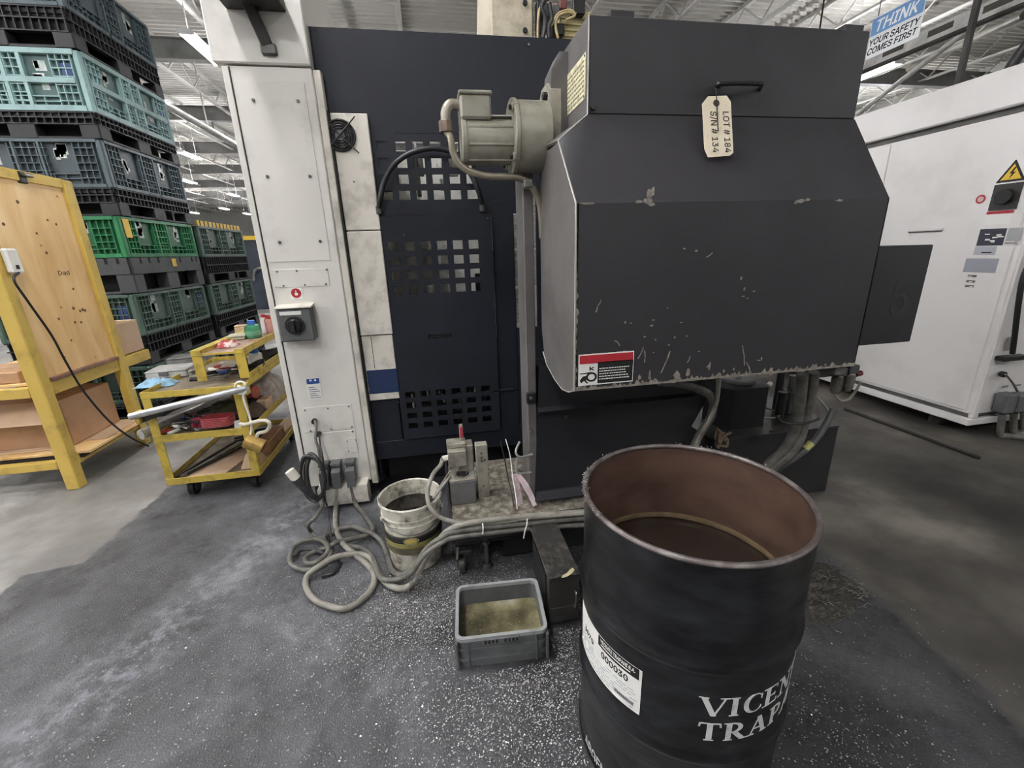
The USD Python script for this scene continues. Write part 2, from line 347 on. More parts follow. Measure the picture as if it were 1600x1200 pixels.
part(hs, 'post', box((a[0]-.02,a[1]-.02,2.62), (a[0]+.02,a[1]+.02,5.95), .003), DARKST)
part(hs, 'foot', box((a[0]-.05,a[1]-.06,2.605), (a[0]+.05,a[1]+.16,2.68), .006), DARKST)
a = Y(1590, 62, 2.95)
single('black_hose_end', 'thick black pipe elbow rising from the white machine roof at the right', 'pipe', tube([(a[0]-.03, 2.95, 2.60), (a[0]-.01, 2.92, 2.72), (a[0]+.06, 2.85, 2.95), (a[0]+.2, 2.8, 3.4)], .035, 12), flat('black_rubber', S(30,30,31), .5))

# ================================================================== WHITE ELECTRICAL CABINET
CABW = mat('cabinet_white', S(222,219,212), .42, dirt=S(178,175,166), amount=.12, scale=3.5, var=.03)
CABD = mat('cabinet_white_soiled', S(216,211,200), .5, dirt=S(104,98,88), amount=.16, scale=7, var=.05, sharp=.2)
SCREW = flat('screw_steel', S(120,118,112), .35, .8)
SEAM = flat('seam_dark', S(38,37,36), .6)
BLK = flat('black_plastic', S(26,26,27), .45)
GREYP = mat('grey_plastic', S(92,93,94), .5, amount=.2, scale=9)
WHITE = flat('print_white', S(232,231,226), .55)
RED = flat('print_red', S(176,42,52), .5)
BLUE = flat('print_blue', S(40,78,150), .5)
INK = flat('print_black', S(24,24,26), .55)
EX, EZ = np.array([1.0,0,0]), np.array([0,0,1.0])
def decal(o, w, h, ex=EX, ey=EZ, t=.0012, r=.002):
    return prism(sbox(0,0,w,h).buffer(-r).buffer(r) if r else sbox(0,0,w,h), o, ex, ey, t)

FY = 2.60                                    # front plane of the cabinet
ca = thing('electrical_cabinet', 'tall white electrical cabinet with rotary switch and cable sockets', 'cabinet', (-.69, FY+.4, 0))
part(ca, 'body', box((-.885,FY,.13), (-.49,FY+1.6,2.405), .006), CABW)
part(ca, 'top_box', box((-.93,FY-.012,2.412), (-.49,FY+1.6,3.0), .006), CABW)
part(ca, 'side_strip', box((-.895,FY-.006,.14), (-.866,FY-.0005,2.40), .002), CABW)
part(ca, 'seam', box((-.8655,FY-.002,.14), (-.860,FY-.0003,2.40), .0005), SEAM)
def rect_px(pts, y): P = np.array([Y(*p, y) for p in pts]); return P
def panel(a, b, c, d, nm='access_panel', t=.003, m=CABW):
    x0, x1, z0, z1 = a, b, c, d
    return part(ca, nm, box((x0,FY-t,z0), (x1,FY+.0005,z1), .001), m)
pan = panel(-.855,-.535,1.50,2.34)
panel(-.848,-.56,1.365,1.46); panel(-.83,-.545,.50,.66); panel(-.82,-.545,.30,.49); panel(-.60,-.545,.34,.44, t=.006)
for x in (-.78, -.575):
    for z in (2.26, 1.92, 1.60): part(ca, 'screw', cyl((x,FY-.003,z), (x,FY-.008,z), .008, 10), SCREW, sub=pan)
for (x, z) in ((-.82,1.45), (-.72,1.45), (-.565,1.45), (-.80,1.374), (-.69,1.374), (-.58,1.374), (-.81,.645), (-.68,.645), (-.56,.645), (-.80,.51), (-.68,.51), (-.56,.51), (-.56,.48), (-.60,.42), (-.55,.42), (-.6,.35)):
    part(ca, 'screw', cyl((x,FY,z), (x,FY-.006,z), .005, 8), SCREW)
# rotary switch box
sw = part(ca, 'switch_box', box((-.845,FY-.075,1.075), (-.665,FY,1.255), .008), GREYP, label='grey rotary main switch box')
part(ca, 'switch_collar', cyl((-.757,FY-.075,1.165), (-.757,FY-.088,1.165), .05, 28), BLK, sub=sw)
part(ca, 'switch_knob', join([cyl((-.757,FY-.088,1.165), (-.757,FY-.105,1.165), .036, 24), box((-.766,FY-.12,1.132), (-.748,FY-.1,1.198), .003)]), BLK, sub=sw)
part(ca, 'name_strip', decal((-.825,FY-.0752,1.222), .11, .02), WHITE, sub=sw)
part(ca, 'switch_hood', hull([(-.85,FY-.08,1.257), (-.66,FY-.08,1.257), (-.85,FY,1.275), (-.66,FY,1.275), (-.85,FY-.08,1.262), (-.66,FY-.08,1.262), (-.85,FY,1.257), (-.66,FY,1.257)]), CABD, sub=sw)
# stickers
st = part(ca, 'warning_sticker', decal(Y(463,458,FY)+[-.034,-.0012,-.031], .068, .062), WHITE, label='white sticker with a red round sign')
part(ca, 'red_disc', prism(Point(0,0).buffer(.026, 24), Y(463,458,FY)+[0,-.0013,0], EX, EZ, .0012), RED, sub=st)
part(ca, 'symbol', join([decal(Y(463,458,FY)+[-.008,-.0027,-.012], .016, .013), decal(Y(463,458,FY)+[-.003,-.0027,.003], .006, .012)]), WHITE, sub=st)
st = part(ca, 'notice_sticker', decal((-.775,FY-.0012,.705), .075, .135), WHITE, label='white notice sticker with a blue heading')
part(ca, 'heading', decal((-.773,FY-.0025,.805), .071, .032), BLUE, sub=st)
part(ca, 'heading_marks', join([decal((-.756,FY-.0038,.822), .012, .010), decal((-.730,FY-.0038,.822), .012, .010)]), WHITE, sub=st)
part(ca, 'print_lines', join([decal((-.768,FY-.0025,.717+.013*i), .06-.012*(i % 3), .004, r=0) for i in range(6)]), flat('print_grey', S(130,134,142), .6), sub=st)
# cable entry, sockets
for (px, py) in ((492, 657), (498, 677)):
    p = Y(px, py, FY); part(ca, 'cable_grommet', cyl(p, p-[0,.025,0], .016, 14), BLK)
for i, px in enumerate((506, 525, 547)):
    p = Y(px, 718, FY-.02); x = p[0]
    part(ca, 'socket_label', decal((x-.022,FY-.001,.335), .044, .016), flat('plate_grey', S(140,139,134), .5))
    s = part(ca, 'socket', box((x-.026,FY-.05,.17), (x+.026,FY,.295), .006), GREYP, label='grey cable socket with hinged lid')
    part(ca, 'plug_shell', hull([(x-.024,FY-.1,.15), (x+.024,FY-.1,.15), (x-.02,FY-.03,.13), (x+.02,FY-.03,.13), (x-.026,FY-.09,.255), (x+.026,FY-.09,.255), (x-.026,FY-.04,.275), (x+.026,FY-.04,.275)]), GREYP, sub=s)
    part(ca, 'socket_lid', box((x-.03,FY-.062,.283), (x+.03,FY,.305), .003), GREYP, sub=s)
d = [( -.02,0)]
part(ca, 'cable_duct', prism(Polygon([(0,0.015), (.10,.015), (.14,.04), (.15,.09), (.15,.15), (0,.15)]), (-.80,FY+.005,0), (0,-1,0), (0,0,1), -.28) if False else hull([(x, y, z) for x in (-.80,-.505) for (y, z) in ((FY,.02), (FY-.05,.012), (FY-.085,.03), (FY-.095,.07), (FY-.09,.15), (FY,.155))]), CABD)
part(ca, 'base', box((-.86,FY+.06,0), (-.50,FY+1.5,.14), .004), DARKST)
# steel arm above the cabinet
a0, a1 = Y(377, -10, FY-.04), Y(421, 78, FY-.012)
arm = part(ca, 'bracket_arm', beam(a0+[0,-.02,.04], a1, .05, .035, .004, up=(0,-1,0)), DARKST, label='dark steel bracket arm hanging over the cabinet top')
part(ca, 'arm_foot', box(a1+[-.035,-.02,-.025], a1+[.035,.02,.022], .006), mat('worn_steel', S(110,108,104), .4, metal=.7), sub=arm)
part(ca, 'arm_plate', box(Y(340,-2,FY-.1)-[0,.12,.0], Y(445,6,FY-.012)+[0,0,.012], .003), DARKST, sub=arm)

# ================================================================== MACHINING CENTRE (dark panels)
NAVY = mat('panel_navy', S(29,32,41), .5, spec=.35, dirt=S(27,29,36), amount=.3, scale=2.2, var=.06)
NAVYD = mat('panel_navy_door', S(32,35,44), .48, spec=.35, dirt=S(24,26,33), amount=.3, scale=2.2, var=.06)
SILV = mat('inner_metal', S(170,168,160), .35, metal=.5, dirt=S(80,78,74), amount=.4, scale=14)
MY = 2.66
mc = thing('machining_center', 'dark blue machining centre with perforated door panels and fan column', 'machine', (.5, MY+1, 0))
# body shell: side walls, back and lower plinth keep the inside open above
part(mc, 'back_wall', box((-.47,MY+1.7,.1), (1.6,MY+1.74,1.4), .004), NAVY)
part(mc, 'side_wall', box((1.56,MY,.1), (1.6,MY+1.7,2.56), .004), NAVY)
part(mc, 'side_wall', box((-.445,MY+.02,.1), (-.43,MY+1.7,2.56), .004), NAVY)
tl, tr = Y(480, 42, MY), Y(893, 64, MY)
part(mc, 'upper_panel', prism(Polygon([(-.488,1.86), (-.488,2.60), (1.6,2.60), (1.6,1.86)], [[(x, z) for (x, z) in ((-.13,1.861), (.53,1.861), (.53,2.14), (-.13,2.14))]]) , (0,MY+.012,0), EX, EZ, .012), NAVY)
part(mc, 'bolt', cyl(Y(826,70,MY), Y(826,70,MY)-[0,.006,0], .007, 8), SCREW)
def grid_panel(x0, x1, z0, z1, grids, t, y):
    """Sheet-metal panel with rows of square holes; grids: (list of x, list of z, hole width, hole height)."""
    holes = [sbox(x, z, x+w, z+h) for (xs, zs, w, h) in grids for x in xs for z in zs]
    return prism(sbox(x0,z0,x1,z1).difference(unary_union(holes)), (0,y,0), EX, EZ, t)
def cells(a, b, n): return [a+(b-a)*i/n for i in range(n)]
gx0, gx1 = float(Y(592,300,MY)[0]), float(Y(752,300,MY)[0])
gz0, gz1 = float(Y(670,317,MY)[2]), float(Y(670,216,MY)[2])
pw, ph = (gx1-gx0)/6, (gz1-gz0)/4
part(mc, 'vent_panel', grid_panel(-.268, .528, 1.727, 2.138, [([gx0+.15*pw+pw*i for i in range(6)], [gz0+.2*ph+ph*i for i in range(4)], pw*.62, ph*.6)], .008, MY+.004), NAVY, label='dark upper panel with square vent holes')
h0, h1 = Y(612, 465, MY), Y(752, 370, MY); pw2, ph2 = (h1[0]-h0[0])/6, (h1[2]-h0[2])/4
k0, k1 = Y(636, 672, MY), Y(770, 596, MY); pw3, ph3 = (k1[0]-k0[0])/6, (k1[2]-k0[2])/4
slot = (Y(669,529,MY), Y(706,521,MY))
door = part(mc, 'door_panel', grid_panel(-.262, .372, .37, 1.725, [([h0[0]+.15*pw2+pw2*i for i in range(6)], [h0[2]+.2*ph2+ph2*i for i in range(4)], pw2*.62, ph2*.6), ([k0[0]+.15*pw3+pw3*i for i in range(6)], [k0[2]+.2*ph3+ph3*i for i in range(4)], pw3*.62, ph3*.55), ([slot[0][0]], [slot[0][2]], slot[1][0]-slot[0][0], .028)], .008, MY-.012), NAVYD, label='dark removable door panel with two vent grids')
part(mc, 'pull_slot', box((slot[0][0],MY-.002,slot[0][2]), (slot[1][0],MY+.006,slot[0][2]+.028), .002), BLK, sub=door)
for (px, py) in ((588,345), (762,341), (632,367), (622,628)): p = Y(px,py,MY-.02); part(mc, 'bolt', cyl(p, p-[0,.005,0], .006, 8), SCREW, sub=door)
part(mc, 'left_panel', box((-.488,MY-.004,.36), (-.27,MY+.006,1.86), .003), NAVY)
part(mc, 'lower_panel', box((-.488,MY-.006,.24), (.60,MY+.004,.366), .003), NAVY)
part(mc, 'side_panel', box((.376,MY-.006,.36), (.505,MY+.004,1.80), .003), NAVY)
part(mc, 'right_panel', box((.505,MY-.003,.30), (1.56,MY+.004,1.05), .003), NAVY)
part(mc, 'panel_strip', box((.64,MY-.002,1.04), (1.56,MY+.004,1.90), .003), NAVY)
b0 = Y(770,612,MY-.01); part(mc, 'ledge', box((b0[0],MY-.02,b0[2]), (b0[0]+.14,MY-.004,b0[2]+.012), .002), NAVY)
# silvery slabs in the gap
MARB = mat('mottled_slab', S(172,171,166), .4, metal=.25, dirt=S(110,109,105), amount=.45, scale=22, stretch=(1,1,3), var=.1)
sl = [(794,283,842,333), (795,335,840,388), (796,391,838,447), (797,451,819,505)]
for (u0, v0, u1, v1) in sl:
    p, q = Y(u0, v1, MY), Y(u1, v0, MY)
    part(mc, 'inner_slab', box((p[0],MY+.001,p[2]), (max(q[0], p[0]+.05)+(.06 if v0 < 440 else 0),MY+.02,q[2]), .003), MARB, label='pale mottled metal slab in the gap')
part(mc, 'inner_cover', box((-.44,MY+.05,.26), (1.56,MY+.07,.75), .003), flat('inner_black', S(14,14,16), .6))
# things seen through the vent holes
INW = mat('inner_pale', S(222,220,212), .5, dirt=S(160,156,146), amount=.2, scale=12)
part(mc, 'inner_liner', box((-.42,MY+1.2,.75), (1.5,MY+1.23,2.3), .004), INW)
for k in range(22):
    x = -.22+.19*(k % 4)+rng.uniform(-.05,.05); z = (1.92, 1.32, 2.06, 1.46, 1.98, 1.40)[k//4]+rng.uniform(-.04,.04)
    part(mc, 'inner_part', obox((x,MY+.10+.06*(k % 5),z), (rng.uniform(.02,.10), .03, rng.uniform(.05,.22)), 0, .004), [INW, SILV, INW, DARKST][k % 4])
for k in range(12):
    x = -.18+.05*k; z = rng.uniform(.55,.62)+.02*(k % 3)
    part(mc, 'inner_rod', beam((x,MY+.035,z), (x+rng.uniform(-.06,.06),MY+.045,z+rng.uniform(.06,.14)), .016, .016, .003), [INW, DARKST, SILV, DARKST][k % 4])
part(mc, 'plinth', box((-.40,MY+.12,0), (1.5,MY+1.6,.25), .006), flat('base_black', S(20,20,22), .55))
pe = Y(622,728,MY+.02); part(mc, 'floor_pad', lathe([(.0,.0), (.12,.0), (.12,.03), (.09,.045), (0,.045)], (pe[0]-.02,MY+.02,.012), 28), flat('pad_black', S(15,15,16), .5))
# fan column
part(mc, 'corner_column', box((-.489,FY+.005,.10), (-.452,FY+.06,2.40), .004), CABD)
fa, fb = Y(501,178,FY+.02), Y(612,626,FY+.02)
FX0, FX1 = -.452, -.255
part(mc, 'column_strip', box((-.4515,FY+.018,.30), (-.443,FY+.06,2.23), .001), SEAM)
c1 = part(mc, 'fan_panel', box((-.44,FY+.03,1.653), (FX1,MY+.004,2.222), .004), CABD, label='soiled white panel with a round fan at its top')
c2 = part(mc, 'column_panel', box((-.44,FY+.03,1.065), (FX1,MY+.004,1.648), .004), CABD)
c3 = part(mc, 'column_panel', box((-.44,FY+.036,.655), (FX1-.004,MY+.004,1.06), .004), CABD)
part(mc, 'blue_patch', decal((-.435,FY+.0358,.70), .178, .15), flat('patch_blue', S(30,48,84), .45), sub=c3, label='dark blue painted patch')
part(mc, 'panel_seam', box((-.385,FY+.0345,.86), (-.382,FY+.037,1.055), .0005), SEAM, sub=c3)
fc = Y(532, 212, FY+.03); R0 = .072
part(mc, 'fan_ring', lathe([(R0,-.012), (R0-.01,-.016), (R0-.014,0), (R0,0)], (0,0,0), 36) if False else tube([fc+np.array([R0*math.cos(t), -.006, R0*math.sin(t)]) for t in np.linspace(0, 2*np.pi, 33)], .006, 8, smooth=False), BLK, sub=c1)
part(mc, 'fan_recess', cyl(fc+[0,-.001,0], fc+[0,-.004,0], R0, 32), INK, sub=c1)
part(mc, 'fan_guard', join([tube([fc+np.array([r*math.cos(t), -.016, r*math.sin(t)]) for t in np.linspace(0, 2*np.pi, 29)], .0022, 6, smooth=False) for r in (.058,.046,.034)]), BLK, sub=c1, kind='stuff')
part(mc, 'fan_hub', cyl(fc+[0,-.004,0], fc+[0,-.015,0], .026, 20), GREYP, sub=c1)
for s in (1, -1): part(mc, 'guard_wire', tube([fc+np.array([.085*k, -.018, .085*k*s]) for k in (-1,-.7,0,.7,1)], .0032, 6, smooth=False), DARKST, sub=c1)
for a in range(5):
    t = a*2*np.pi/5; part(mc, 'fan_blade', hull([fc+np.array([r*math.cos(t+o), y, r*math.sin(t+o)]) for (r, o) in ((.026,-.3), (.026,.3), (.06,-.1), (.06,.55)) for y in (-.006,-.010)]), BLK, sub=c1)
for (px, py) in ((553,284), (513,284)): p = Y(px,py,FY+.03); part(mc, 'screw', cyl(p, p-[0,.004,0], .005, 8), SCREW, sub=c1)
# grey casting, cables and yellowish box on top of the machine
CAST = mat('casting_beige', S(196,188,166), .5, dirt=S(130,120,98), amount=.3, scale=7)
p, q = Y(768, 60, 2.95), Y(833, -20, 2.95)
cs = part(mc, 'top_casting', box((p[0],2.95,2.3), (q[0],3.3,3.4), .01), CAST, label='beige machine column rising above the dark panel')
for (px, py) in ((820,5), (820,48)): b = Y(px,py,2.95); part(mc, 'casting_bolt', cyl(b, b-[0,.012,0], .014, 10), BLK, sub=cs)
part(mc, 'casting_flank', hull([(p[0]-.09,3.1,2.45), (p[0],2.97,2.45), (p[0],3.25,2.45), (p[0]-.02,3.1,3.4), (p[0],2.97,3.4), (p[0],3.25,3.4)]), CAST, sub=cs)
p, q = Y(876, 62, 2.98), Y(925, 18, 2.98)
tb = part(mc, 'coil_box', box((p[0],2.98,2.5), (q[0],3.2,q[2]), .006), mat('old_yellow', S(214,202,150), .5, scale=8), label='yellowish ribbed box on top of the machine')
part(mc, 'rib', join([box((p[0]-.002,2.972,z), (q[0],2.985,z+.012), .002) for z in np.arange(2.56, q[2]-.02, .03)]), mat('old_yellow', (0,0,0)), sub=tb, kind='stuff')
TAN = mat('cable_tan', S(190,172,128), .5)
for k, pts in enumerate(([(840,62),(842,20),(850,4),(862,12),(860,40),(872,22),(890,16),(898,24),(884,32)], [(872,60),(868,40),(872,26),(886,20),(900,22)], [(848,60),(852,30),(846,10),(858,-6)], [(858,60),(857,42),(862,30),(858,5)])):
    part(mc, 'top_cable', tube([Y(u, v, 2.90) for u, v in pts], .008 if k < 2 else .014, 8), TAN if k < 2 else flat('cable_dark', S(46,44,46), .5))
for (u0, v0, u1, v1, m) in ((845,12,873,30,GREYP), (862,40,880,58,BLK), (893,0,912,26,BLK), (838,4,846,56,BLK), (872,4,884,18,flat('oxide_red', S(110,62,58), .5))):
    p, q = Y(u0,v1,2.96), Y(u1,v0,2.96); part(mc, 'top_fitting', box((p[0],2.93,p[2]), (q[0],2.99,q[2]), .006), m)
part(mc, 'top_lug', box((Y(890,62,2.7)[0]-.25,2.75,2.5), (Y(890,62,2.7)[0],2.92,2.56), .004), DARKST)
# hose handle across the vent panel
hp = [(592,326), (594,312), (600,285), (615,258), (640,240), (672,232), (702,236), (720,250), (737,275), (748,300), (754,322)]
hh = part(mc, 'hose_loop', tube([Y(u, v, MY-.06 if 0 < i < len(hp)-1 else MY-.02) for i, (u, v) in enumerate(hp)], .0145, 12), flat('hose_black', S(36,37,41), .42), label='black hose bent in an arch across the vent panel')
for (u, v) in (hp[0], hp[-1]): p = Y(u,v,MY-.02); part(mc, 'hose_fitting', cyl(p+[0,-.002,-.03], p+[0,-.002,.012], .018, 12), flat('zinc', S(96,97,100), .35, .7), sub=hh)

# ================================================================== CHIP CONVEYOR (hood, gear motor, trunk, tray)
HOOD = mat('hood_charcoal', S(53,52,55), .46, spec=.4, dirt=S(46,45,48), amount=.3, scale=2.5, var=.05, bump=.05, bscale=140)
HOODS = mat('hood_side_lit', S(104,101,100), .42, dirt=S(82,79,78), amount=.3, scale=3.2, var=.08)  # lighter copy of the hood paint, light from the left put into its colour
TRUNK = mat('trunk_dark', S(36,37,41), .42, dirt=S(27,28,32), amount=.3, scale=3, var=.06)
BARE = mat('bare_metal_chips', S(158,152,142), .5, dirt=S(104,98,88), amount=.4, scale=40, metal=.2)
hx0, hx1, hyf, hyn, hyb = .470, 1.650, 1.40, 1.60, 1.885
zb, zc, zn, zt = 1.030, 1.652, 1.955, 2.238
cv = thing('chip_conveyor', 'charcoal chip conveyor with an angled discharge hood and gear motor', 'conveyor', (.9, 1.9, 0))
th = .006
# lower hood: front, sloping shoulder, cheeks (cheek outline rounded underneath at the back)
front = part(cv, 'hood_front', hull([(hx0,hyf,zb), (hx1,hyf,zb), (hx0,hyf,zc), (hx1,hyf,zc), (hx0,hyf+th,zb), (hx1,hyf+th,zb), (hx0,hyf+th,zc), (hx1,hyf+th,zc)]), HOOD, label='flat charcoal front plate, chipped along its lower edge')
part(cv, 'hood_slope', hull([(hx0,hyf,zc), (hx1,hyf,zc), (hx0,hyf+th,zc-.004), (hx1,hyf+th,zc-.004), (hx0+.0,hyn,1.875), (.575,hyn,zn), (hx1,hyn,zn), (hx0,hyn+th,1.87), (.575,hyn+th,zn-.004), (hx1,hyn+th,zn-.004)]), HOOD)
cheek = [(hyf,zb), (hyf+.06,1.005), (1.55,.988), (1.66,1.0), (1.78,1.03), (1.845,1.075), (1.88,1.17), (hyb,1.28), (hyb,1.90), (1.74,1.872), (hyn,1.872), (hyf,zc)]
part(cv, 'hood_cheek', prism(cheek, (hx0+.004,0,0), (0,1,0), (0,0,1), .004), HOODS, label='left cheek painted a lighter grey as lit from the left, with a rounded lower edge')
part(cv, 'hood_cheek', prism(cheek, (hx1-.004,0,0), (0,1,0), (0,0,1), .004), HOOD)
part(cv, 'hood_back', box((hx0+.01,hyb-.01,1.25), (hx1-.01,hyb,1.95), .002), HOOD)
part(cv, 'hood_belly', sheet([[(x, y, z+.004) for x in (hx0+.008, hx1-.008)] for (y, z) in cheek[2:8]]), HOOD, smooth=30)
part(cv, 'hood_shoulder', hull([(hx0,hyn,1.875), (.575,hyn,zn), (hx0,hyb,1.905), (.575,hyb+.1,zn), (hx0+.005,hyn,1.868), (.575,hyn,zn-.008), (hx0+.005,hyb,1.898), (.575,hyb+.1,zn-.008)]), HOODS)
up = part(cv, 'upper_hood', box((.575,hyn,zn), (hx1,hyb+.12,zt), .004), HOOD, label='upright upper hood box')
part(cv, 'upper_cheek', box((.570,hyn+.001,zn+.002), (.5755,hyb+.12,zt-.002), .001), HOODS, sub=up)
for (u0, v0, u1, v1) in ((952,14,990,24), (1316,38,1348,47)):
    p, q = Y(u0,v1,hyn+.02), Y(u1,v0,hyn+.02); part(cv, 'lid_clip', box((p[0],hyn+.01,zt-.004), (q[0],hyn+.06,zt+.022), .003), HOOD, sub=up)
# end box at the right
p, q = Y(1419,534,1.47), Y(1461,382,1.47)
part(cv, 'end_box', box((1.645,1.47,p[2]), (q[0]-.004,1.80,q[2]), .004), mat('end_box_black', S(42,43,47), .45, amount=.2, scale=3, var=.05), label='black box on the right end of the hood')
t5 = text('5', .14, .0006); o5 = Y(1383,493,1.4695)
part(cv, 'chalk_digit', place(t5, o5, EX*.9, EZ), flat('chalk_grey', S(52,52,55), .7), label='faint chalked digit 5')
part(cv, 'hood_lug', box((hx1-.06,1.42,.985), (hx1-.01,1.6,1.03), .004), HOODS)
# bare edges and chipped paint: thin irregular flakes where the paint is gone
def blob(cx, cz, w, h, seed, n=11):
    r = random.Random(seed); pts = []
    for i in range(n):
        a = 2*np.pi*i/n; k = r.uniform(.55, 1.1); pts.append((cx+math.cos(a)*w*k, cz+math.sin(a)*h*k))
    return Polygon(pts).buffer(0)
def fpt(px, py): p = Y(px, py, hyf); return p[0], p[2]
fl = []
for i, (u, v, w, h) in enumerate([(1014,303,4,9), (1020,300,3,8), (1012,314,7,5), (998,315,7,2.6), (1019,319,6,3), (917,318,12,1.3), (1250,314,9,3.5), (1243,317,4,3), (1262,312,5,2.5), (1312,313,9,2), (1088,392,3,2), (1158,435,2.2,3), (1163,451,2,3.5), (1161,463,4,1.2), (1178,455,3,1.4), (1168,466,3,1), (977,504,2,2.8), (986,505,2.2,1), (1021,500,2.2,1.6), (1018,509,3,2), (1064,504,2.4,1.2), (1043,481,1.6,1.6), (1007,526,2.2,1.5), (1024,531,1.6,2), (1054,527,1.8,2.4), (1045,539,2.4,1.3), (1073,525,1.4,2), (1092,549,2.4,1), (961,533,2.2,1.2), (1021,551,2,1), (999,589,3.5,5), (1015,586,3,9), (1058,588,8,10), (1052,596,6,4), (1075,583,4,8), (1083,596,5,3), (1108,574,2.4,6), (1205,581,5,8), (1198,584,7,3), (1190,560,2,3), (1186,563,5,1.2), (1242,583,3,4), (1290,570,3,3), (1131,580,2,4), (1146,577,2,3), (1068,388,1.6,1.5), (1070,389,2,1)]):
    cx, cz = fpt(u, v); cz = max(cz, zb+.002); fl.append(blob(cx, cz, w/430, h/430, i))
for i, ((u0,v0),(u1,v1)) in enumerate([((1104,402),(1113,395)), ((934,478),(939,469)), ((931,487),(933,481)), ((997,560),(1005,543)), ((1007,566),(1007,548)), ((1033,582),(1046,550)), ((1038,570),(1047,549)), ((1074,566),(1078,557)), ((1163,570),(1160,540)), ((1104,574),(1110,566)), ((1172,580),(1166,566)), ((980,560),(975,548)), ((968,540),(963,533))]):
    fl.append(LineString([fpt(u0,v0), fpt((u0+u1)/2+1,(v0+v1)/2), fpt(u1,v1)]).buffer(.0021 if i not in (2,) else .003, 2))
r = random.Random(5)
edge = [(hx0, zb)]+[(x, zb+.004+r.random()**3*.018) for x in np.linspace(hx0, hx1, 150)]+[(hx1, zb)]
fl.append(Polygon(edge).buffer(0))
edge = [(hx0, zb)]+[(hx0+.003+r.random()**3*.011*(1 if z < 1.45 else .4), z) for z in np.linspace(zb, zc, 60)]+[(hx0, zc)]
fl.append(Polygon(edge).buffer(0))
part(cv, 'bare_flakes', prism(unary_union(fl), (0,hyf+.0002,0), EX, EZ, .0009), BARE, smooth=False, kind='stuff', sub=front, label='patches where the paint is chipped to bare metal')
part(cv, 'bare_lip', box((hx0,hyf-.001,zb-.004), (hx1,hyf+.03,zb+.001), .0015), BARE, sub=front)
part(cv, 'bare_edge', join([tube([(hx0-.001,hyn,1.874), (hx0-.001,hyf-.001,zc), (hx0-.001,hyf-.001,zb)], .0032, 6, smooth=False), tube([(hx0,hyn,1.875), (.573,hyn-.001,zn), (.573,hyn-.001,zt)], .0028, 6, smooth=False), tube([(hx0,hyf,zb), (hx0,hyf+.06,1.005), (hx0,1.55,.988), (hx0,1.66,1.0), (hx0,1.78,1.03), (hx0,1.845,1.075)], .003, 6, smooth=False)]), flat('edge_metal', S(176,172,166), .4, .4), label='bare bright edges')
# handle on the hood
h0_, h1_ = Y(1124,150,hyn), Y(1190,131,hyn)
hp = [Y(1124,134,hyn)+[0,0,0], Y(1122,133,hyn-.035), Y(1126,131,hyn-.05), Y(1155,130,hyn-.052), Y(1186,131,hyn-.05), Y(1190,132,hyn-.035), Y(1186,140,hyn)]
part(cv, 'pull_handle', tube(hp, .0075, 10, 5), flat('handle_black', S(40,40,42), .3), label='black bent-rod handle')
part(cv, 'knob', cyl(Y(926,168,hyn), Y(926,168,hyn)-[0,.012,0], .010, 12), BLK)
# danger sign on the lower left corner of the hood
p0_, p1_ = Y(903,611,hyf), Y(990,558,hyf)
dw, dh = p1_[0]-p0_[0], .115; ox, oz = p0_[0], zb+.016; dy = hyf-.0013
dg = part(cv, 'danger_sign', decal((ox,dy,oz), dw, dh, t=.0013), WHITE, label='red, white and black DANGER sticker with a hand and roller symbol')
def D(m, mt, nm, lift=.0001): part(cv, nm, m, mt, sub=dg)
dy2 = dy-.0012
D(decal((ox+.004,dy2,oz+dh*.70), dw-.008, dh*.26, t=.0012, r=0), RED, 'red_band')
D(decal((ox+dw*.345,dy2,oz+.005), dw*.64, dh*.68, t=.0012, r=0), INK, 'black_field')
dy3 = dy2-.0009
D(place(fit(text('DANGER', .021, .0008, True), dw*.37), (ox+dw*.22,dy3+.0008,oz+dh*.75), EX, EZ), WHITE, 'word_danger')
tri = Polygon([(0,0), (.030,0), (.015,.026)]).difference(unary_union([sbox(.0138,.0095,.0162,.018), Point(.015,.0055).buffer(.0017)]))
D(prism(tri, (ox+dw*.055,dy3+.0008,oz+dh*.735), EX, EZ, .0008), WHITE, 'alert_triangle')
def strokes(segs, w=.0012): return unary_union([LineString(s).buffer(w, 1) for s in segs])
k1 = strokes([[(.006,.021),(.001,.015)], [(.006,.021),(.013,.021),(.010,.017)], [(.001,.016),(.019,.016)], [(.004,.016),(.003,.008),(0,.001)], [(.007,.012),(.015,.012),(.015,.008),(.008,.008)], [(.008,.012),(.008,.002),(.018,.002),(.018,.005)]])
k2 = strokes([[(.001,0),(.001,.021),(.006,.021),(.003,.014),(.006,.010),(.003,.008)], [(.007,.013),(.014,.022),(.021,.013)], [(.010,.014),(.018,.014)], [(.009,.011),(.019,.011),(.019,.007),(.009,.007),(.009,.011)], [(.014,.014),(.014,.007),(.008,0)], [(.014,.007),(.021,0)]])
D(prism(k1, (ox+dw*.70,dy3+.0008,oz+dh*.735), EX, EZ, .0008), WHITE, 'character'); D(prism(k2, (ox+dw*.845,dy3+.0008,oz+dh*.735), EX, EZ, .0008), WHITE, 'character')
D(place(fit(text('KEEP HANDS AWAY', .0085, .0008, True), dw*.40), (ox+dw*.37,dy3+.0008,oz+dh*.585), EX, EZ), WHITE, 'words_keep_hands_away')
rl = random.Random(2); ln = []
for i, wd in enumerate((.57,.50,.52,.55,.58)):
    x = 0; z = oz+dh*(.50-.085*i)
    while x < dw*wd-.006:
        k = rl.uniform(.003,.010); ln.append(decal((ox+dw*.37+x,dy3,z), min(k, dw*wd-x), .0038, t=.0008, r=0)); x += k+.0022
D(join(ln), WHITE, 'print_lines')
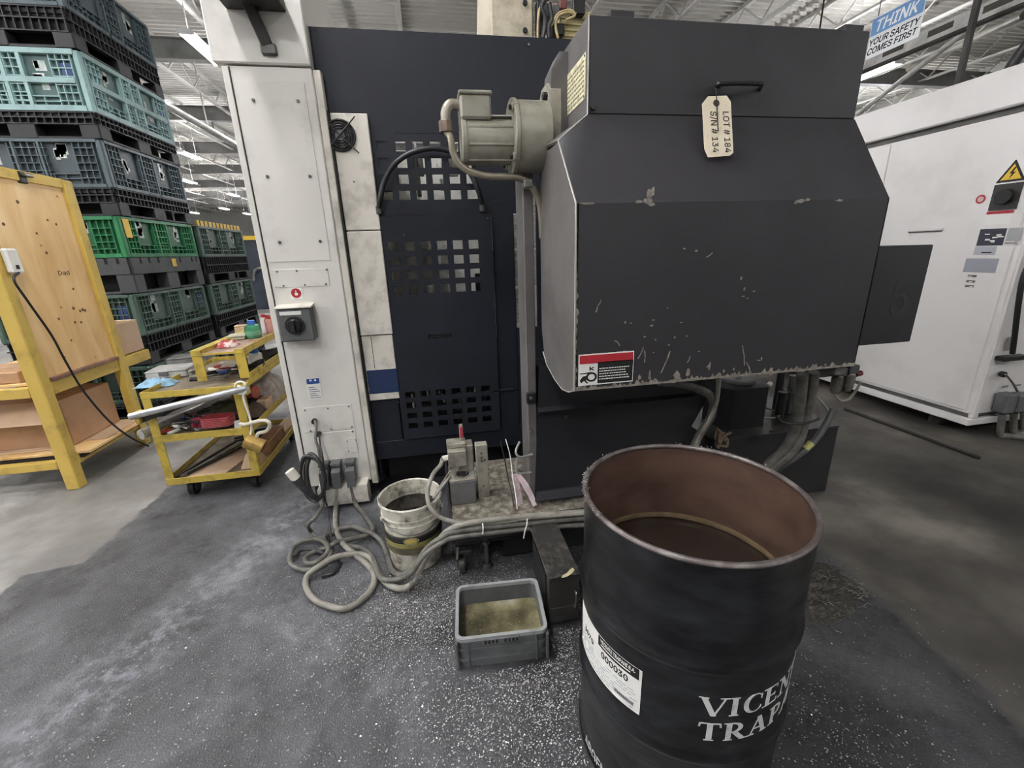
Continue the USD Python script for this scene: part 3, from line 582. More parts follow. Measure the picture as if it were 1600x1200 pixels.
gl = [Point(.040,.030).buffer(.018).difference(Point(.040,.030).buffer(.0115)), Polygon([(.002,.046),(.040,.049),(.040,.044),(.002,.043)]), Polygon([(.002,.020),(.012,.034),(.024,.036),(.026,.030),(.022,.018),(.030,.008),(.026,.006),(.016,.018),(.010,.012),(.006,.010)]), LineString([(.035,.056),(.035,.068)]).buffer(.0018), LineString([(.046,.066),(.038,.061),(.046,.056)]).buffer(.0018)]
s_ = (dw*.33)/.060
D(prism(affinity.scale(unary_union(gl), s_, .98, origin=(0,0)), (ox+.003,dy3+.0008,oz+.001), EX, EZ, .0008), INK, 'hand_symbol')
# yellow notice on the upper cheek
n0, n1 = X(884,194,.569), X(914,118,.569)
yn = part(cv, 'notice_plate', prism(sbox(0,0,.17,.125), (.5695,hyn+.02,zn+.055), (0,1,0), EZ, -.0015) if False else box((.5675,hyn+.012,zn+.05), (.5697,hyn+.26,zn+.185), .0005), mat('notice_cream', S(226,220,186), .5, dirt=S(150,146,120), amount=.3, scale=30), label='cream notice plate with small print')
rl = random.Random(4); ln = []
for i in range(8):
    y = hyn+.025
    while y < hyn+.235:
        k = rl.uniform(.006,.022); ln.append(box((.5668,y,zn+.06+.0145*i), (.5676,y+k,zn+.066+.0145*i), .0002)); y += k+.006
part(cv, 'print_lines', join(ln), flat('print_brown', S(120,116,92), .6), sub=yn, kind='stuff')
for y in (hyn+.02, hyn+.25):
    for z in (zn+.057, zn+.177): part(cv, 'rivet', cyl((.568,y,z), (.5655,y,z), .004, 8), SCREW, sub=yn)
# mounting plate and gear motor, axis along x, left of the hood
GM = mat('motor_greige', S(150,147,134), .42, dirt=S(92,88,76), amount=.3, scale=6, var=.06)
my_ = 1.93
pl = [(Y(*p, my_)[0], Y(*p, my_)[2]) for p in ((849,128),(861,101),(880,102),(884,110),(880,228),(862,236),(846,238))]
part(cv, 'mounting_plate', prism(pl, (0,my_-.02,0), EX, EZ, -.02 if False else .10), HOODS, label='dark upright mounting plate beside the hood')
ax = Y(775,222,1.88); ay, az = 1.88, float(ax[2])
x_a, x_b, x_c, x_d = float(Y(722,222,ay)[0]), float(Y(802,222,ay)[0]), float(Y(852,222,ay)[0]), float(Y(866,222,ay)[0])
gm = part(cv, 'gear_motor', cyl((x_a+.012,ay,az), (x_b,ay,az), .079, 40), GM, label='greige gear motor with terminal box')
part(cv, 'motor_end_bell', cyl((x_a-.004,ay,az), (x_a+.016,ay,az), .083, 40), GM, sub=gm)
part(cv, 'motor_ribs', join([beam((x_a+.02,ay+.079*math.cos(t),az+.079*math.sin(t)), (x_b-.004,ay+.079*math.cos(t),az+.079*math.sin(t)), .006, .008, .001) for t in np.linspace(.3, 2*np.pi+.3, 9)[:-1]]), GM, sub=gm, kind='stuff')
part(cv, 'gearbox', cyl((x_b-.004,ay,az+.015), (x_c,ay,az+.015), .128, 48), GM, sub=gm)
part(cv, 'gearbox_flange', join([cyl((x_b-.012,ay,az+.015), (x_b+.006,ay,az+.015), .134, 48)]+[cyl((x_b-.02,ay+.118*math.cos(t),az+.015+.118*math.sin(t)), (x_b+.008,ay+.118*math.cos(t),az+.015+.118*math.sin(t)), .017, 12) for t in (-.8,.8,2.36,3.92)]), GM, sub=gm)
part(cv, 'flange_bolt', join([cyl((x_b-.03,ay+.118*math.cos(t),az+.015+.118*math.sin(t)), (x_b-.018,ay+.118*math.cos(t),az+.015+.118*math.sin(t)), .009, 8) for t in (-.8,.8,2.36,3.92)]), BLK, sub=gm)
fz0, fz1 = az-.13, float(Y(850,136,ay)[2])
part(cv, 'mount_bracket', prism(Polygon([(-.075,-.13), (.075,-.13), (.075,fz1-az-.03), (.04,fz1-az), (-.04,fz1-az), (-.075,fz1-az-.03)]).buffer(-.006).buffer(.006), (x_c-.004,ay,az), (0,1,0), EZ, x_d-x_c+.01), mat('bracket_pale', S(178,174,164), .42, metal=.3, scale=9), sub=gm)
for s in (-.045, .045): part(cv, 'bracket_bolt', cyl((x_c-.022,ay+s,fz1-.045), (x_c-.002,ay+s,fz1-.045), .014, 6), BLK, sub=gm)
tz0, tz1 = float(Y(745,193,ay)[2]), float(Y(745,150,ay)[2]); tx0, tx1 = float(Y(717,170,ay)[0]), float(Y(764,170,ay)[0])
part(cv, 'terminal_neck', box((tx0+.012,ay-.045,az+.06), (tx1-.01,ay+.045,tz0+.004), .006), GM, sub=gm)
tbx = part(cv, 'terminal_box', box((tx0,ay-.065,tz0), (tx1,ay+.065,tz1-.012), .008), GM, sub=gm)
part(cv, 'terminal_lid', box((tx0-.004,ay-.069,tz1-.013), (tx1+.004,ay+.069,tz1), .004), GM, sub=gm)
part(cv, 'conduit_elbow', tube([(tx0+.004,ay,tz0+.06), (tx0-.03,ay,tz0+.062), (tx0-.05,ay-.004,tz0+.04), (tx0-.053,ay-.006,tz0+.0)], .019, 14), mat('elbow_metal', S(158,152,138), .35, metal=.5, scale=9), sub=gm)
part(cv, 'conduit_nut', cyl((tx0-.053,ay-.006,tz0-.035), (tx0-.053,ay-.006,tz0+.006), .028, 8), mat('nut_brown', S(128,112,98), .45, metal=.3, scale=9), sub=gm)
part(cv, 'name_plate', box((x_a+.05,ay-.045,az+.078), (x_b-.01,ay+.02,az+.083), .001), flat('plate_bright', S(214,214,208), .3, .5), sub=gm)
cp = [(703,196),(704,215),(708,238),(718,256),(735,268),(760,275),(790,276),(812,278),(828,288),(836,300)]
cpts = [Y(u, v, ay-.02) for u, v in cp]; cpts[0] = np.array([tx0-.053, ay-.006, tz0-.03])
cpts += [Y(843,318,ay-.01), Y(846,345,ay), Y(847,372,ay+.01)]
part(cv, 'motor_conduit', tube(cpts, .0135, 12), mat('conduit_metal', S(148,140,124), .35, metal=.4, scale=10), label='flexible metal conduit from the motor terminal box', sub=gm)
part(cv, 'conduit_clip', box(Y(826,286,ay-.04)-[.018,0,.016], Y(826,286,ay-.04)+[.018,.05,.016], .004), SILV, sub=gm)
# trunk
TY = 1.90
tp = [Y(*p, TY) for p in ((843,575),(1140,560),(1108,617),(1066,692),(1052,720),(835,792))]
trk = part(cv, 'trunk', prism([(p[0], p[2]) for p in tp], (0,TY+.20,0), EX, EZ, .20), TRUNK, label='dark upright conveyor trunk')
z1 = float(Y(845,640,TY)[2]); z2 = float(Y(845,766,TY)[2])
part(cv, 'trunk_rib', hull([(.452,TY-.001,z1+.012), (1.30,TY-.001,z1+.012), (.452,TY-.03,z1), (1.27,TY-.03,z1), (.452,TY-.03,z1-.006), (1.27,TY-.03,z1-.006), (.452,TY,z1-.012), (1.27,TY,z1-.012)]), TRUNK, sub=trk)
part(cv, 'trunk_foot', hull([(.44,TY-.012,z2), (1.16,TY-.012,z2), (.42,TY-.05,z2-.03), (1.16,TY-.05,z2-.03), (.42,TY-.05,.30), (1.16,TY-.05,.30), (.42,TY,.30), (1.16,TY,z2), (.44,TY,z2)]), TRUNK, sub=trk)
part(cv, 'side_channel', box((.405,TY+.006,.29), (.450,TY+.16,1.90), .004), HOODS, label='grey side channel of the trunk')
for (u, v) in ((829,621), (829,672)):
    p = Y(u, v, TY+.004); part(cv, 'channel_bracket' if v < 650 else 'channel_bolt', box(p-[.022,.012,.028], p+[.024,.003,.026], .003) if v < 650 else cyl(p+[-.004,-.03,0], p, .010, 10), TRUNK if v < 650 else SCREW)
    if v < 650: part(cv, 'channel_bolt', cyl(p-[0,.012,0], p-[0,.019,0], .009, 8), SCREW)
part(cv, 'cable_stay', tube([Y(812,690,TY), Y(806,705,TY-.03), Y(812,714,TY-.04), Y(832,710,TY-.02)], .006, 8), flat('stay_pale', S(150,150,148), .4, .4))
part(cv, 'cable_stay', tube([Y(808,716,TY-.02), Y(808,738,TY-.03), Y(830,738,TY-.02)], .006, 8), flat('stay_pale', (0,0,0)))
bk = Y(868,648,TY); part(cv, 'trunk_bolt', cyl(Y(884,651,TY-.0), Y(884,651,TY)-[0,.008,0], .008, 8), SCREW)
part(cv, 'thin_wire', tube([Y(782,690,1.99), Y(788,715,1.97), Y(793,742,1.95), Y(799,770,1.90), Y(803,792,1.84)], .0035, 6), BLK)
part(cv, 'thin_wire', tube([Y(790,686,1.99), Y(797,712,1.97), Y(801,745,1.94), Y(806,776,1.88), Y(808,795,1.83)], .003, 6), WHITE)
# drip tray and its undercarriage
GRIME = mat('grime_black', S(44,42,40), .6, dirt=S(104,98,88), amount=.22, scale=30, var=.2, bump=.6, bscale=80)
TRAYD = mat('tray_dark', S(46,46,47), .5, dirt=S(70,68,64), amount=.25, scale=8)
tx_a, tx_b = -.008, .72
part(cv, 'tray_floor', box((tx_a,1.765,.255), (1.1,2.42,.267), .002), mat('tray_sludge', S(96,90,80), .45, dirt=S(176,170,156), amount=.3, scale=26, var=.3, bump=.8, bscale=70), label='tray floor caked with chips and sludge')
part(cv, 'tray_beam', box((tx_a,1.745,.195), (1.1,1.765,.292), .004), TRAYD)
part(cv, 'tray_edge', box((tx_a-.006,1.765,.235), (tx_a+.006,2.42,.292), .003), TRAYD)
part(cv, 'under_plate', box((.0,1.80,.14), (.30,2.2,.15), .003), TRAYD)
part(cv, 'under_box', box((.245,1.83,.02), (1.1,2.35,.24), .004), flat('under_black', S(24,24,25), .55))
cw = Y(722,889,1.78)
ct = part(cv, 'caster', cyl((cw[0]-.014,1.79,.045), (cw[0]+.014,1.79,.045), .044, 24), mat('caster_steel', S(86,84,80), .4, metal=.5, scale=12), label='steel caster under the tray')
part(cv, 'caster_fork', join([box((cw[0]-.022,1.765,.03), (cw[0]-.017,1.815,.14), .002), box((cw[0]+.017,1.765,.03), (cw[0]+.022,1.815,.14), .002), box((cw[0]-.03,1.755,.133), (cw[0]+.05,1.83,.142), .002)]), TRAYD, sub=ct)
part(cv, 'caster_lever', beam((cw[0]-.02,1.76,.10), (cw[0]-.012,1.745,.175), .008, .012), SILV, sub=ct)
jf = part(cv, 'levelling_foot', cyl((.155,1.80,.02), (.155,1.80,.19), .011, 12), SCREW)
part(cv, 'foot_pad', cyl((.155,1.80,0), (.155,1.80,.022), .032, 20, r2=.022), TRAYD, sub=jf)
part(cv, 'foot_nut', cyl((.155,1.80,.135), (.155,1.80,.15), .02, 6), SCREW, sub=jf)
# boxy duct at the front foot
fb = part(cv, 'front_duct', hull([(.365,1.375,.02), (.490,1.375,.02), (.365,1.375,.250), (.490,1.375,.250), (.375,1.72,.02), (.490,1.72,.02), (.375,1.72,.262), (.490,1.72,.262)]), mat('duct_black', S(48,46,44), .42, dirt=S(96,92,84), amount=.14, scale=20, var=.15), label='boxy black duct reaching forward to the floor')
part(cv, 'duct_lid', box((.360,1.368,.249), (.495,1.725,.258), .003), GRIME, sub=fb)
part(cv, 'duct_window', box((.361,1.43,.06), (.3665,1.66,.22), .002), flat('void_black', S(10,10,11), .8), sub=fb)
part(cv, 'duct_sill', box((.37,1.372,.085), (.487,1.378,.098), .002), TRAYD, sub=fb)
part(cv, 'duct_handle', tube([(.468,1.374,.10), (.468,1.356,.105), (.473,1.356,.165), (.473,1.374,.17)], .004, 8), SCREW, sub=fb)
lf = [(0,0),(.012,.012),(.03,.016),(.052,.032),(.066,.036),(.068,.022),(.05,.008),(.03,.0),(.012,-.003)]
single('leaf_scrap', 'small pale scrap lying on the black front duct', 'scrap', prism(lf, Z(877,903,.2585), (1,.12,0), (-.1,1,0), .0015), flat('scrap_pale', S(186,178,140), .6))

# paper tag on the handle
tg = thing('paper_tag', 'cream paper tag with handwritten lot numbers hanging on the hood handle', 'tag', Y(1124,200,1.5))
TAGM = mat('tag_paper', S(226,214,190), .6, dirt=S(190,176,150), amount=.2, scale=20, var=.03)
qa, qb = Y(1101,246,1.47), Y(1147,150,1.525); tw, tl_ = (Y(1147,200,1.5)-Y(1101,200,1.5))[0], float(np.linalg.norm((qb-qa)[1:]))
TU = np.array([0, (qb-qa)[1], (qb-qa)[2]]); TU /= np.linalg.norm(TU)
tagp = Polygon([(.012,0), (tw-.016,.006), (tw-.002,.016), (tw,tl_-.02), (tw-.014,tl_), (.026,tl_-.004), (.002,tl_-.03), (.0,.028)]).difference(Point(tw*.5,tl_-.026).buffer(.0042))
to = np.array([qa[0], 1.47, qa[2]])
TN = np.cross(EX, TU)
part(tg, 'card', prism(tagp, to, EX, TU, .0008), TAGM)
part(tg, 'eyelet', prism(Point(tw*.5,tl_-.026).buffer(.0115).difference(Point(tw*.5,tl_-.026).buffer(.0042)), to+TN*.0008, EX, TU, .0008), flat('eyelet_brown', S(70,58,46), .6))
tq = lambda x, z, n: to+EX*x+TU*z+TN*n
part(tg, 'wire', tube([tq(tw*.5,tl_*.42,.002), tq(tw*.5,tl_-.03,.003), tq(tw*.5,tl_+.004,.004), tq(tw*.5,tl_+.022,.002), tq(tw*.5,tl_+.03,-.008)], .0016, 6), INK)
HAND = flat('ink_pen', S(40,38,40), .6)
for tt, fx in (('LOT # 184', .70), ('S/N # 134', .28)):
    m = text(tt, tw*.20, .0006); m = fit(m, tl_*.66)
    part(tg, 'words_lot_number' if 'LOT' in tt else 'words_serial_number', place(m, to+EX*tw*fx+TU*tl_*.74+TN*.0011, -TU, EX), HAND)

# ================================================================== OIL DRUM
DX, DYc, DR, DH = .6475, .9242, .288, .88
DRUM = mat('drum_black', S(15,15,17), .28, dirt=S(44,46,50), amount=.22, scale=5, var=.12, stretch=(1,1,2.6), sharp=.2)
RUST = mat('drum_inside_rust', S(92,71,60), .42, dirt=S(66,49,42), amount=.35, scale=6, stretch=(1,1,2.2), var=.14)
dr = thing('oil_drum', 'black open-top steel drum with white lettering and shipping label', 'drum', (DX, DYc, 0))
def hoop(z, d=.009): return [(DR, z-.022), (DR+d*.8, z-.008), (DR+d, z), (DR+d*.8, z+.008), (DR, z+.022)]
outer = [(DR-.012,0), (DR+.004,.0), (DR+.004,.014), (DR,.020), (DR,.10)]+hoop(.295)+[(DR,.44)]+hoop(.588)+[(DR,.72), (DR-.001,.74), (DR,.76), (DR,.872)]
part(dr, 'shell', lathe(outer, (0,0,0), 96), DRUM, local=True, smooth=40)
part(dr, 'lining', lathe([(DR-.004,.872), (DR-.004,.61), (DR+.003,.588), (DR-.004,.566), (DR-.004,.02), (0,.02)], (0,0,0), 96), RUST, local=True, smooth=40, label='rusty brown inside wall')
rp = [(DR-.002+.0075*math.cos(t), .874+.0075*math.sin(t)) for t in np.linspace(0, 2*np.pi, 11)]
part(dr, 'rim', lathe(rp, (0,0,0), 96), mat('rim_worn', S(96,88,86), .35, metal=.4, dirt=S(150,146,142), amount=.25, scale=18), local=True, smooth=60)
r = random.Random(3); fz = []
for i in range(420):
    t = r.gauss(2.75, .3) if i < 330 else r.gauss(.9, .25); rr_ = DR+r.uniform(-.006,.008); s = r.uniform(.0012,.0034)
    c = np.array([rr_*math.cos(t), rr_*math.sin(t), .880+r.uniform(-.010,.003)]); d = np.array([r.uniform(-1,1), r.uniform(-1,1), r.uniform(-1,1)])*s*2.2
    fz.append((np.array([c, c+d, c+d*.5+[0,0,s], c+[s,0,0]]), np.array([[0,1,2],[0,2,3]])))
part(dr, 'rim_chips', join(fz), flat('chip_pale', S(205,203,200), .3, .6), local=True, smooth=False, kind='stuff', label='bright chips stuck to the rim')
part(dr, 'oil', lathe([(DR-.005,.60), (.0,.60)], (0,0,0), 64), mat('oil_dark', S(40,30,24), .06, amount=.1, var=.1), local=True, smooth=True, label='dark oil standing in the drum')
part(dr, 'oil_line', lathe([(DR-.0046,.602), (DR-.0062,.612), (DR-.0046,.622)], (0,0,0), 96), mat('oil_scum', S(128,110,84), .25, scale=14), local=True, smooth=True)
def wrap(m, t0, z0, rad):
    """Bends a flat mesh (x along, y up, z out) round the drum from angle t0."""
    v, f = m; v = trimesh.remesh.subdivide_to_size(v, f, .02) if (v[:,0].max()-v[:,0].min()) > .02 else (v, f)
    v, f = v[0], v[1]; t = t0+v[:,0]/rad; rr = rad+v[:,2]
    return np.stack([rr*np.cos(t), rr*np.sin(t), z0+v[:,1]], 1), f
def flatm(poly, t=.0008):
    out = []
    for g in getattr(poly, 'geoms', [poly]):
        m = trimesh.creation.extrude_polygon(g, t, engine='earcut'); out.append((m.vertices, m.faces))
    return join(out)
RAD = DR+.0006
def dang(px, py):
    """Angle and height on the drum's side where a ray of the photo meets it."""
    d = _ray(px, py); o = _E-np.array([DX,DYc,0]); A = d[0]**2+d[1]**2; B = o[0]*d[0]+o[1]*d[1]; C = o[0]**2+o[1]**2-DR**2
    t = (-B-math.sqrt(max(B*B-A*C, 0)))/A; p = o+d*t; return math.atan2(p[1], p[0]), p[2]
# serif capitals built from strokes: (thick strokes, thin strokes, serifs) in a unit-high box
def serif_word(word, h, gap=.16):
    L = {'V': (.80, [[(.08,1),(.42,0)]], [[(.74,1),(.42,0)]], [(.08,1),(.72,1)]), 'I': (.34, [[(.17,0),(.17,1)]], [], [(.17,1),(.17,0)]),
         'C': (.74, 'C', [], []), 'E': (.62, [[(.16,0),(.16,1)]], [[(.1,.97),(.56,.97)], [(.1,.03),(.58,.03)], [(.16,.5),(.46,.5)], [(.56,.97),(.56,.80)], [(.58,.03),(.58,.22)], [(.46,.42),(.46,.58)]], [(.10,1),(.10,0)]),
         'N': (.80, [[(.14,1),(.66,0)]], [[(.16,0),(.16,1)], [(.66,0),(.66,1)]], [(.12,1),(.16,0),(.66,1)]), 'T': (.70, [[(.35,0),(.35,1)]], [[(.03,.97),(.67,.97)], [(.04,.97),(.02,.76)], [(.66,.97),(.68,.76)]], [(.35,0)]),
         'R': (.76, [[(.18,0),(.18,1)], [(.36,.48),(.66,.03)]], 'P', [(.16,1),(.18,0),(.70,0)]), 'A': (.80, [[(.40,1),(.66,0)]], [[(.40,1),(.12,0)], [(.22,.34),(.56,.34)]], [(.12,0),(.66,0)]), 'P': (.66, [[(.18,0),(.18,1)]], 'P', [(.16,1),(.18,0)])}
    x, out = 0, []
    for ch in word:
        if ch == ' ': x += .4; continue
        w, thick, thin, ser = L[ch]; g = []
        if thick == 'C':
            o = affinity.scale(Point(.42,.5).buffer(1, 24), .37, .52); i = affinity.scale(Point(.47,.5).buffer(1, 24), .25, .455)
            g.append(o.difference(i).difference(sbox(.58,.30,1,.70)).difference(sbox(.70,.2,1,.8))); g.append(sbox(.66,.66,.70,.92))
        else: g += [LineString(s).buffer(.088, cap_style=2) for s in thick]
        if thin == 'P': g.append(affinity.scale(Point(.30,.72).buffer(1, 20), .34, .28).difference(affinity.scale(Point(.28,.72).buffer(1, 20), .20, .22)).difference(sbox(-1,0,.18,1)))
        elif thin: g += [LineString(s).buffer(.030, cap_style=2) for s in thin]
        g += [sbox(a-.15,b-.0 if b == 0 else b-.05,a+.15,b+.05 if b == 0 else b) for a, b in ser]
        out.append(affinity.translate(unary_union(g), x, 0)); x += w+gap*.45
    return affinity.scale(unary_union(out).intersection(sbox(-1,0,99,1)), h, h, origin=(0,0)), x*h
(ta, za), (tb_, zb_) = dang(1086,1112), dang(1086,1082)
PRINT = mat('drum_print', S(206,206,204), .5, dirt=S(120,120,120), amount=.2, scale=24)
tV, zV = dang(1092,1112); tT, zT = dang(1086,1150)
for nm, w_, (u, v) in (('words_vicente', 'VICENTE', (1092,1116)), ('words_trapani', 'TRAPANI', (1088,1154))):
    g, L = serif_word(w_, .058); g = affinity.scale(g, 1.32, 1, origin=(0,0)); t0, z0 = dang(u, v)
    part(dr, nm, wrap(flatm(g), t0, z0, RAD), PRINT, local=True, smooth=False, label='white serif lettering on the drum')
# shipping label, bent round the left flank
tr_, zr_ = dang(999,1117); trt, zrt = dang(1001,1046)
LW, LH = .265, .148
tL = tr_-LW/RAD; zl = zr_
lb = part(dr, 'shipping_label', wrap(flatm(sbox(0,0,LW,LH)), tL, zl, RAD), WHITE, local=True, smooth=30, label='white shipping label printed with numbers')
def LBL(poly_or_mesh, x, z, nm, m, lift=.0009, mesh=False):
    part(dr, nm, wrap(poly_or_mesh if mesh else flatm(poly_or_mesh), tL+x/RAD, zl+z, RAD+lift), m, local=True, smooth=False, sub=lb)
LBL(sbox(0,0,.135,.034), LW-.142, LH-.034, 'black_band', INK)
LBL(fit(text('VICENTE TRAPANI S.A.', .011, .0006, True), .115), LW-.132, LH-.017, 'words_sender', WHITE, .0017, True)
LBL(sbox(0,0,.10,.003), LW-.130, LH-.026, 'band_line', WHITE, .0017)
LBL(fit(text('000030', .019, .0006, True), .092), LW-.128, LH-.064, 'number_000030', INK, .0009, True)
LBL(fit(text('3570', .016, .0006, True), .058), LW-.225, LH-.066, 'number_3570', INK, .0009, True)
rl = random.Random(9); g = []
for i in range(7):
    x = .008
    while x < LW-.02:
        k = rl.uniform(.008,.022)
        if rl.random() < .62: g.append(sbox(x, .010+.0095*i, x+k, .0128+.0095*i))
        x += k+.005
LBL(unary_union(g), 0, 0, 'print_lines', flat('print_pale', S(176,178,184), .6))
LBL(unary_union([sbox(.0021*i, 0, .0021*i+(.0014 if i % 3 else .0008), .011) for i in range(28)]), LW-.075, .018, 'bar_marks', flat('print_mid', S(110,112,118), .6))
tAr, zAr = dang(935,1178)
m = fit(text('ARGENTINA', .040, .0006, True), .20); t0, z0 = dang(916,1150)
part(dr, 'words_argentina', wrap(m, t0-.02, z0-.030, RAD), PRINT, local=True, smooth=False)
t0, z0 = dang(916,1172)
part(dr, 'white_stripe', wrap(flatm(sbox(0,0,.16,.010)), t0-.08, z0-.050, RAD), PRINT, local=True, smooth=False)

# ================================================================== GREY TOTE, PAIL, PUMP on and beside the tray
TOTE = mat('tote_grey', S(98,100,101), .42, dirt=S(66,67,68), amount=.25, scale=9)
TOTER = mat('tote_rim', S(156,158,158), .4, dirt=S(110,110,108), amount=.2, scale=14)
def rr(w, d, r=.03): return sbox(-w/2+r, -d/2+r, w/2-r, d/2-r).buffer(r, 6)
def ring_wall(w0, d0, z0, w1, d1, z1, t, c, rz, r=.03, bottom=True):
    """Open container: outer wall from z0 to z1, thickness t, floor included."""
    def lp(w, d, z, rad):
        p = np.array(rr(w, d, rad).exterior.coords)[:-1]; return np.column_stack([p, np.full(len(p), z)])
    L = [lp(w0,d0,z0,r), lp(w1,d1,z1,r), lp(w1-2*t,d1-2*t,z1,r*.8), lp(w0-2*t,d0-2*t,z0+t,r*.8)]; n = len(L[0]); F = []
    for i in range(3):
        for j in range(n):
            k = (j+1) % n; F += [[i*n+j, i*n+k, (i+1)*n+k], [i*n+j, (i+1)*n+k, (i+1)*n+j]]
    V = np.vstack(L+[[[0,0,z0],[0,0,z0+t]]])
    for j in range(n):
        k = (j+1) % n; F += [[4*n, k, j], [4*n+1, 3*n+j, 3*n+k]]
    co, si = math.cos(rz), math.sin(rz)
    return np.stack([V[:,0]*co-V[:,1]*si+c[0], V[:,0]*si+V[:,1]*co+c[1], V[:,2]+c[2]], 1), np.array(F)
TC, TRZ = (.158, 1.385, 0), -.075
tw_, td_, th_ = .352, .275, .145
to_ = thing('plastic_tote', 'grey plastic tote holding murky coolant on the floor before the tray', 'tote', TC, rz=TRZ)
part(to_, 'body', ring_wall(.335,.258,.0,.345,.268,th_-.006,.005,(0,0,0),0), TOTE, local=True)
rim = rr(tw_, td_, .03).difference(rr(tw_-.026, td_-.026, .022))
part(to_, 'rim', prism(rim, (0,0,th_-.016), EX, (0,1,0), .016), TOTER, local=True, label='paler worn rim')
for z in (.035, .085): part(to_, 'rib', prism(rr(.352,.275,.03).difference(rr(.334,.257,.026)), (0,0,z), EX, (0,1,0), .008), TOTE, local=True)
for sx in (-1, 1):
    part(to_, 'corner_post', join([box((sx*.172-.006,-.140,.004), (sx*.172+.006,-.10,th_-.016), .003), box((sx*.13-.004,-.139,.004), (sx*.13+.004,-.128,th_-.016), .002)]), TOTE, local=True)
gr = part(to_, 'grip', box((-.075,-.146,th_-.032), (.065,-.136,th_-.004), .003), TOTE, local=True)
part(to_, 'grip_slots', join([box((-.068+.0145*i,-.148,th_-.024), (-.060+.0145*i,-.1435,th_-.008), .001) for i in (0,1,2,3,5.2,6.2,7.2,8.2)]), INK, sub=gr, local=True)
COOL = usdkit.material(stage, '/World/Looks/coolant_murky', {'tc': ('texture_coordinate', {}), 'n': ('noise_texture', {'scale': 7, 'detail': 5}), 'r': ('rgb_ramp', {'ramp': [(.3, S(52,50,38)), (.46, S(94,88,66)), (.6, S(134,128,98)), (.72, S(172,168,150))]}), 'n2': ('noise_texture', {'scale': 30}), 'b': ('bump', {'strength': .05, 'distance': .004}), 'p': ('principled_bsdf', {'roughness': .07})}, [('tc.object','n.vector'), ('n.fac','r.fac'), ('r.color','p.base_color'), ('tc.object','n2.vector'), ('n2.fac','b.height'), ('b.normal','p.normal')], surface='p.BSDF')
part(to_, 'coolant', prism(rr(.328,.250,.022), (0,0,.050), EX, (0,1,0), .003), COOL, local=True, label='murky olive coolant with floating specks')
r = random.Random(8)
part(to_, 'specks', join([(np.array([[x, y, .0535], [x+.003, y+.001, .0538], [x+.001, y+.003, .0541]]), np.array([[0,1,2]])) for x, y in [(r.uniform(-.155,.155), r.uniform(-.115,.115)) for _ in range(90)]]), flat('chip_pale', (0,0,0)), local=True, smooth=False, kind='stuff')

PC = (-.198, 1.962, 0)
PAILM = mat('pail_white_soiled', S(204,200,186), .5, dirt=S(70,64,54), amount=.34, scale=14, sharp=.12, var=.06)
pa = thing('pail', 'grimy white plastic pail of dark oil on the floor beside the tray', 'pail', PC)
part(pa, 'body', lathe([(0,0), (.126,0), (.129,.004), (.137,.14), (.140,.20), (.142,.262), (.148,.264), (.148,.270), (.143,.272), (.144,.292), (.150,.294), (.150,.300), (.145,.302), (.150,.352), (.157,.354), (.158,.366), (.152,.372), (.146,.366), (.139,.20), (.126,.01), (0,.01)], (0,0,0), 56), PAILM, local=True, smooth=40)
part(pa, 'grime', lathe([(.1425,.272), (.1415,.262)], (0,0,0), 56), flat('grime_ring', S(70,64,54), .6), local=True)
lbl = part(pa, 'label_band', lathe([(.1385,.112), (.1405,.112), (.1432,.215), (.1412,.215)], (0,0,0), 56), mat('pail_label_grey', S(86,80,66), .5, dirt=S(128,120,84), amount=.3, scale=7), local=True, label='dirty olive label band round the pail')
part(pa, 'label_band_yellow', lathe([(.1415,.150), (.1432,.150), (.1440,.178), (.1424,.178)], (0,0,0), 56), mat('pail_label_olive', S(150,142,84), .5, dirt=S(88,82,52), amount=.35, scale=12), local=True, sub=lbl)
part(pa, 'label_band_dark', lathe([(.1420,.179), (.1444,.179), (.1450,.208), (.1430,.208)], (0,0,0), 56), flat('label_dark', S(34,33,32), .5), local=True, sub=lbl)
def around(poly, rad, t0, z0, t=.0012):
    v, f = flatm(poly, t); v, f = trimesh.remesh.subdivide_to_size(v, f, .02); a = t0+v[:,0]/rad; q = rad+v[:,2]
    return np.stack([q*np.cos(a), q*np.sin(a), z0+v[:,1]], 1), f
part(pa, 'oval_mark', around(affinity.scale(Point(0,0).buffer(1,20), .030, .012), .1452, -1.60, .194), flat('label_gold', S(196,170,84), .45), local=True, sub=lbl)
part(pa, 'oval_ring', around(affinity.scale(Point(0,0).buffer(1,20), .038, .017).difference(affinity.scale(Point(0,0).buffer(1,20), .033, .014)), .1452, -1.60, .194), flat('label_silver', S(170,166,150), .45), local=True, sub=lbl)
part(pa, 'oil', lathe([(.1385,.285), (0,.285)], (0,0,0), 48), mat('oil_black', S(26,22,20), .05, amount=.1), local=True, label='black oil')
part(pa, 'bail', tube([(.149*math.cos(t), .149*math.sin(t), .285-.055*math.sin((t+2.75)/2.75*math.pi if t < 0 else 0)) for t in np.linspace(-2.75, -.05, 12)], .0028, 8), SCREW, local=True, label='thin wire bail hanging down')
part(pa, 'bail_ear', join([cyl((.147*math.cos(t), .147*math.sin(t), .285), (.158*math.cos(t), .158*math.sin(t), .285), .012, 12) for t in (-2.75, -.05)]), PAILM, local=True)

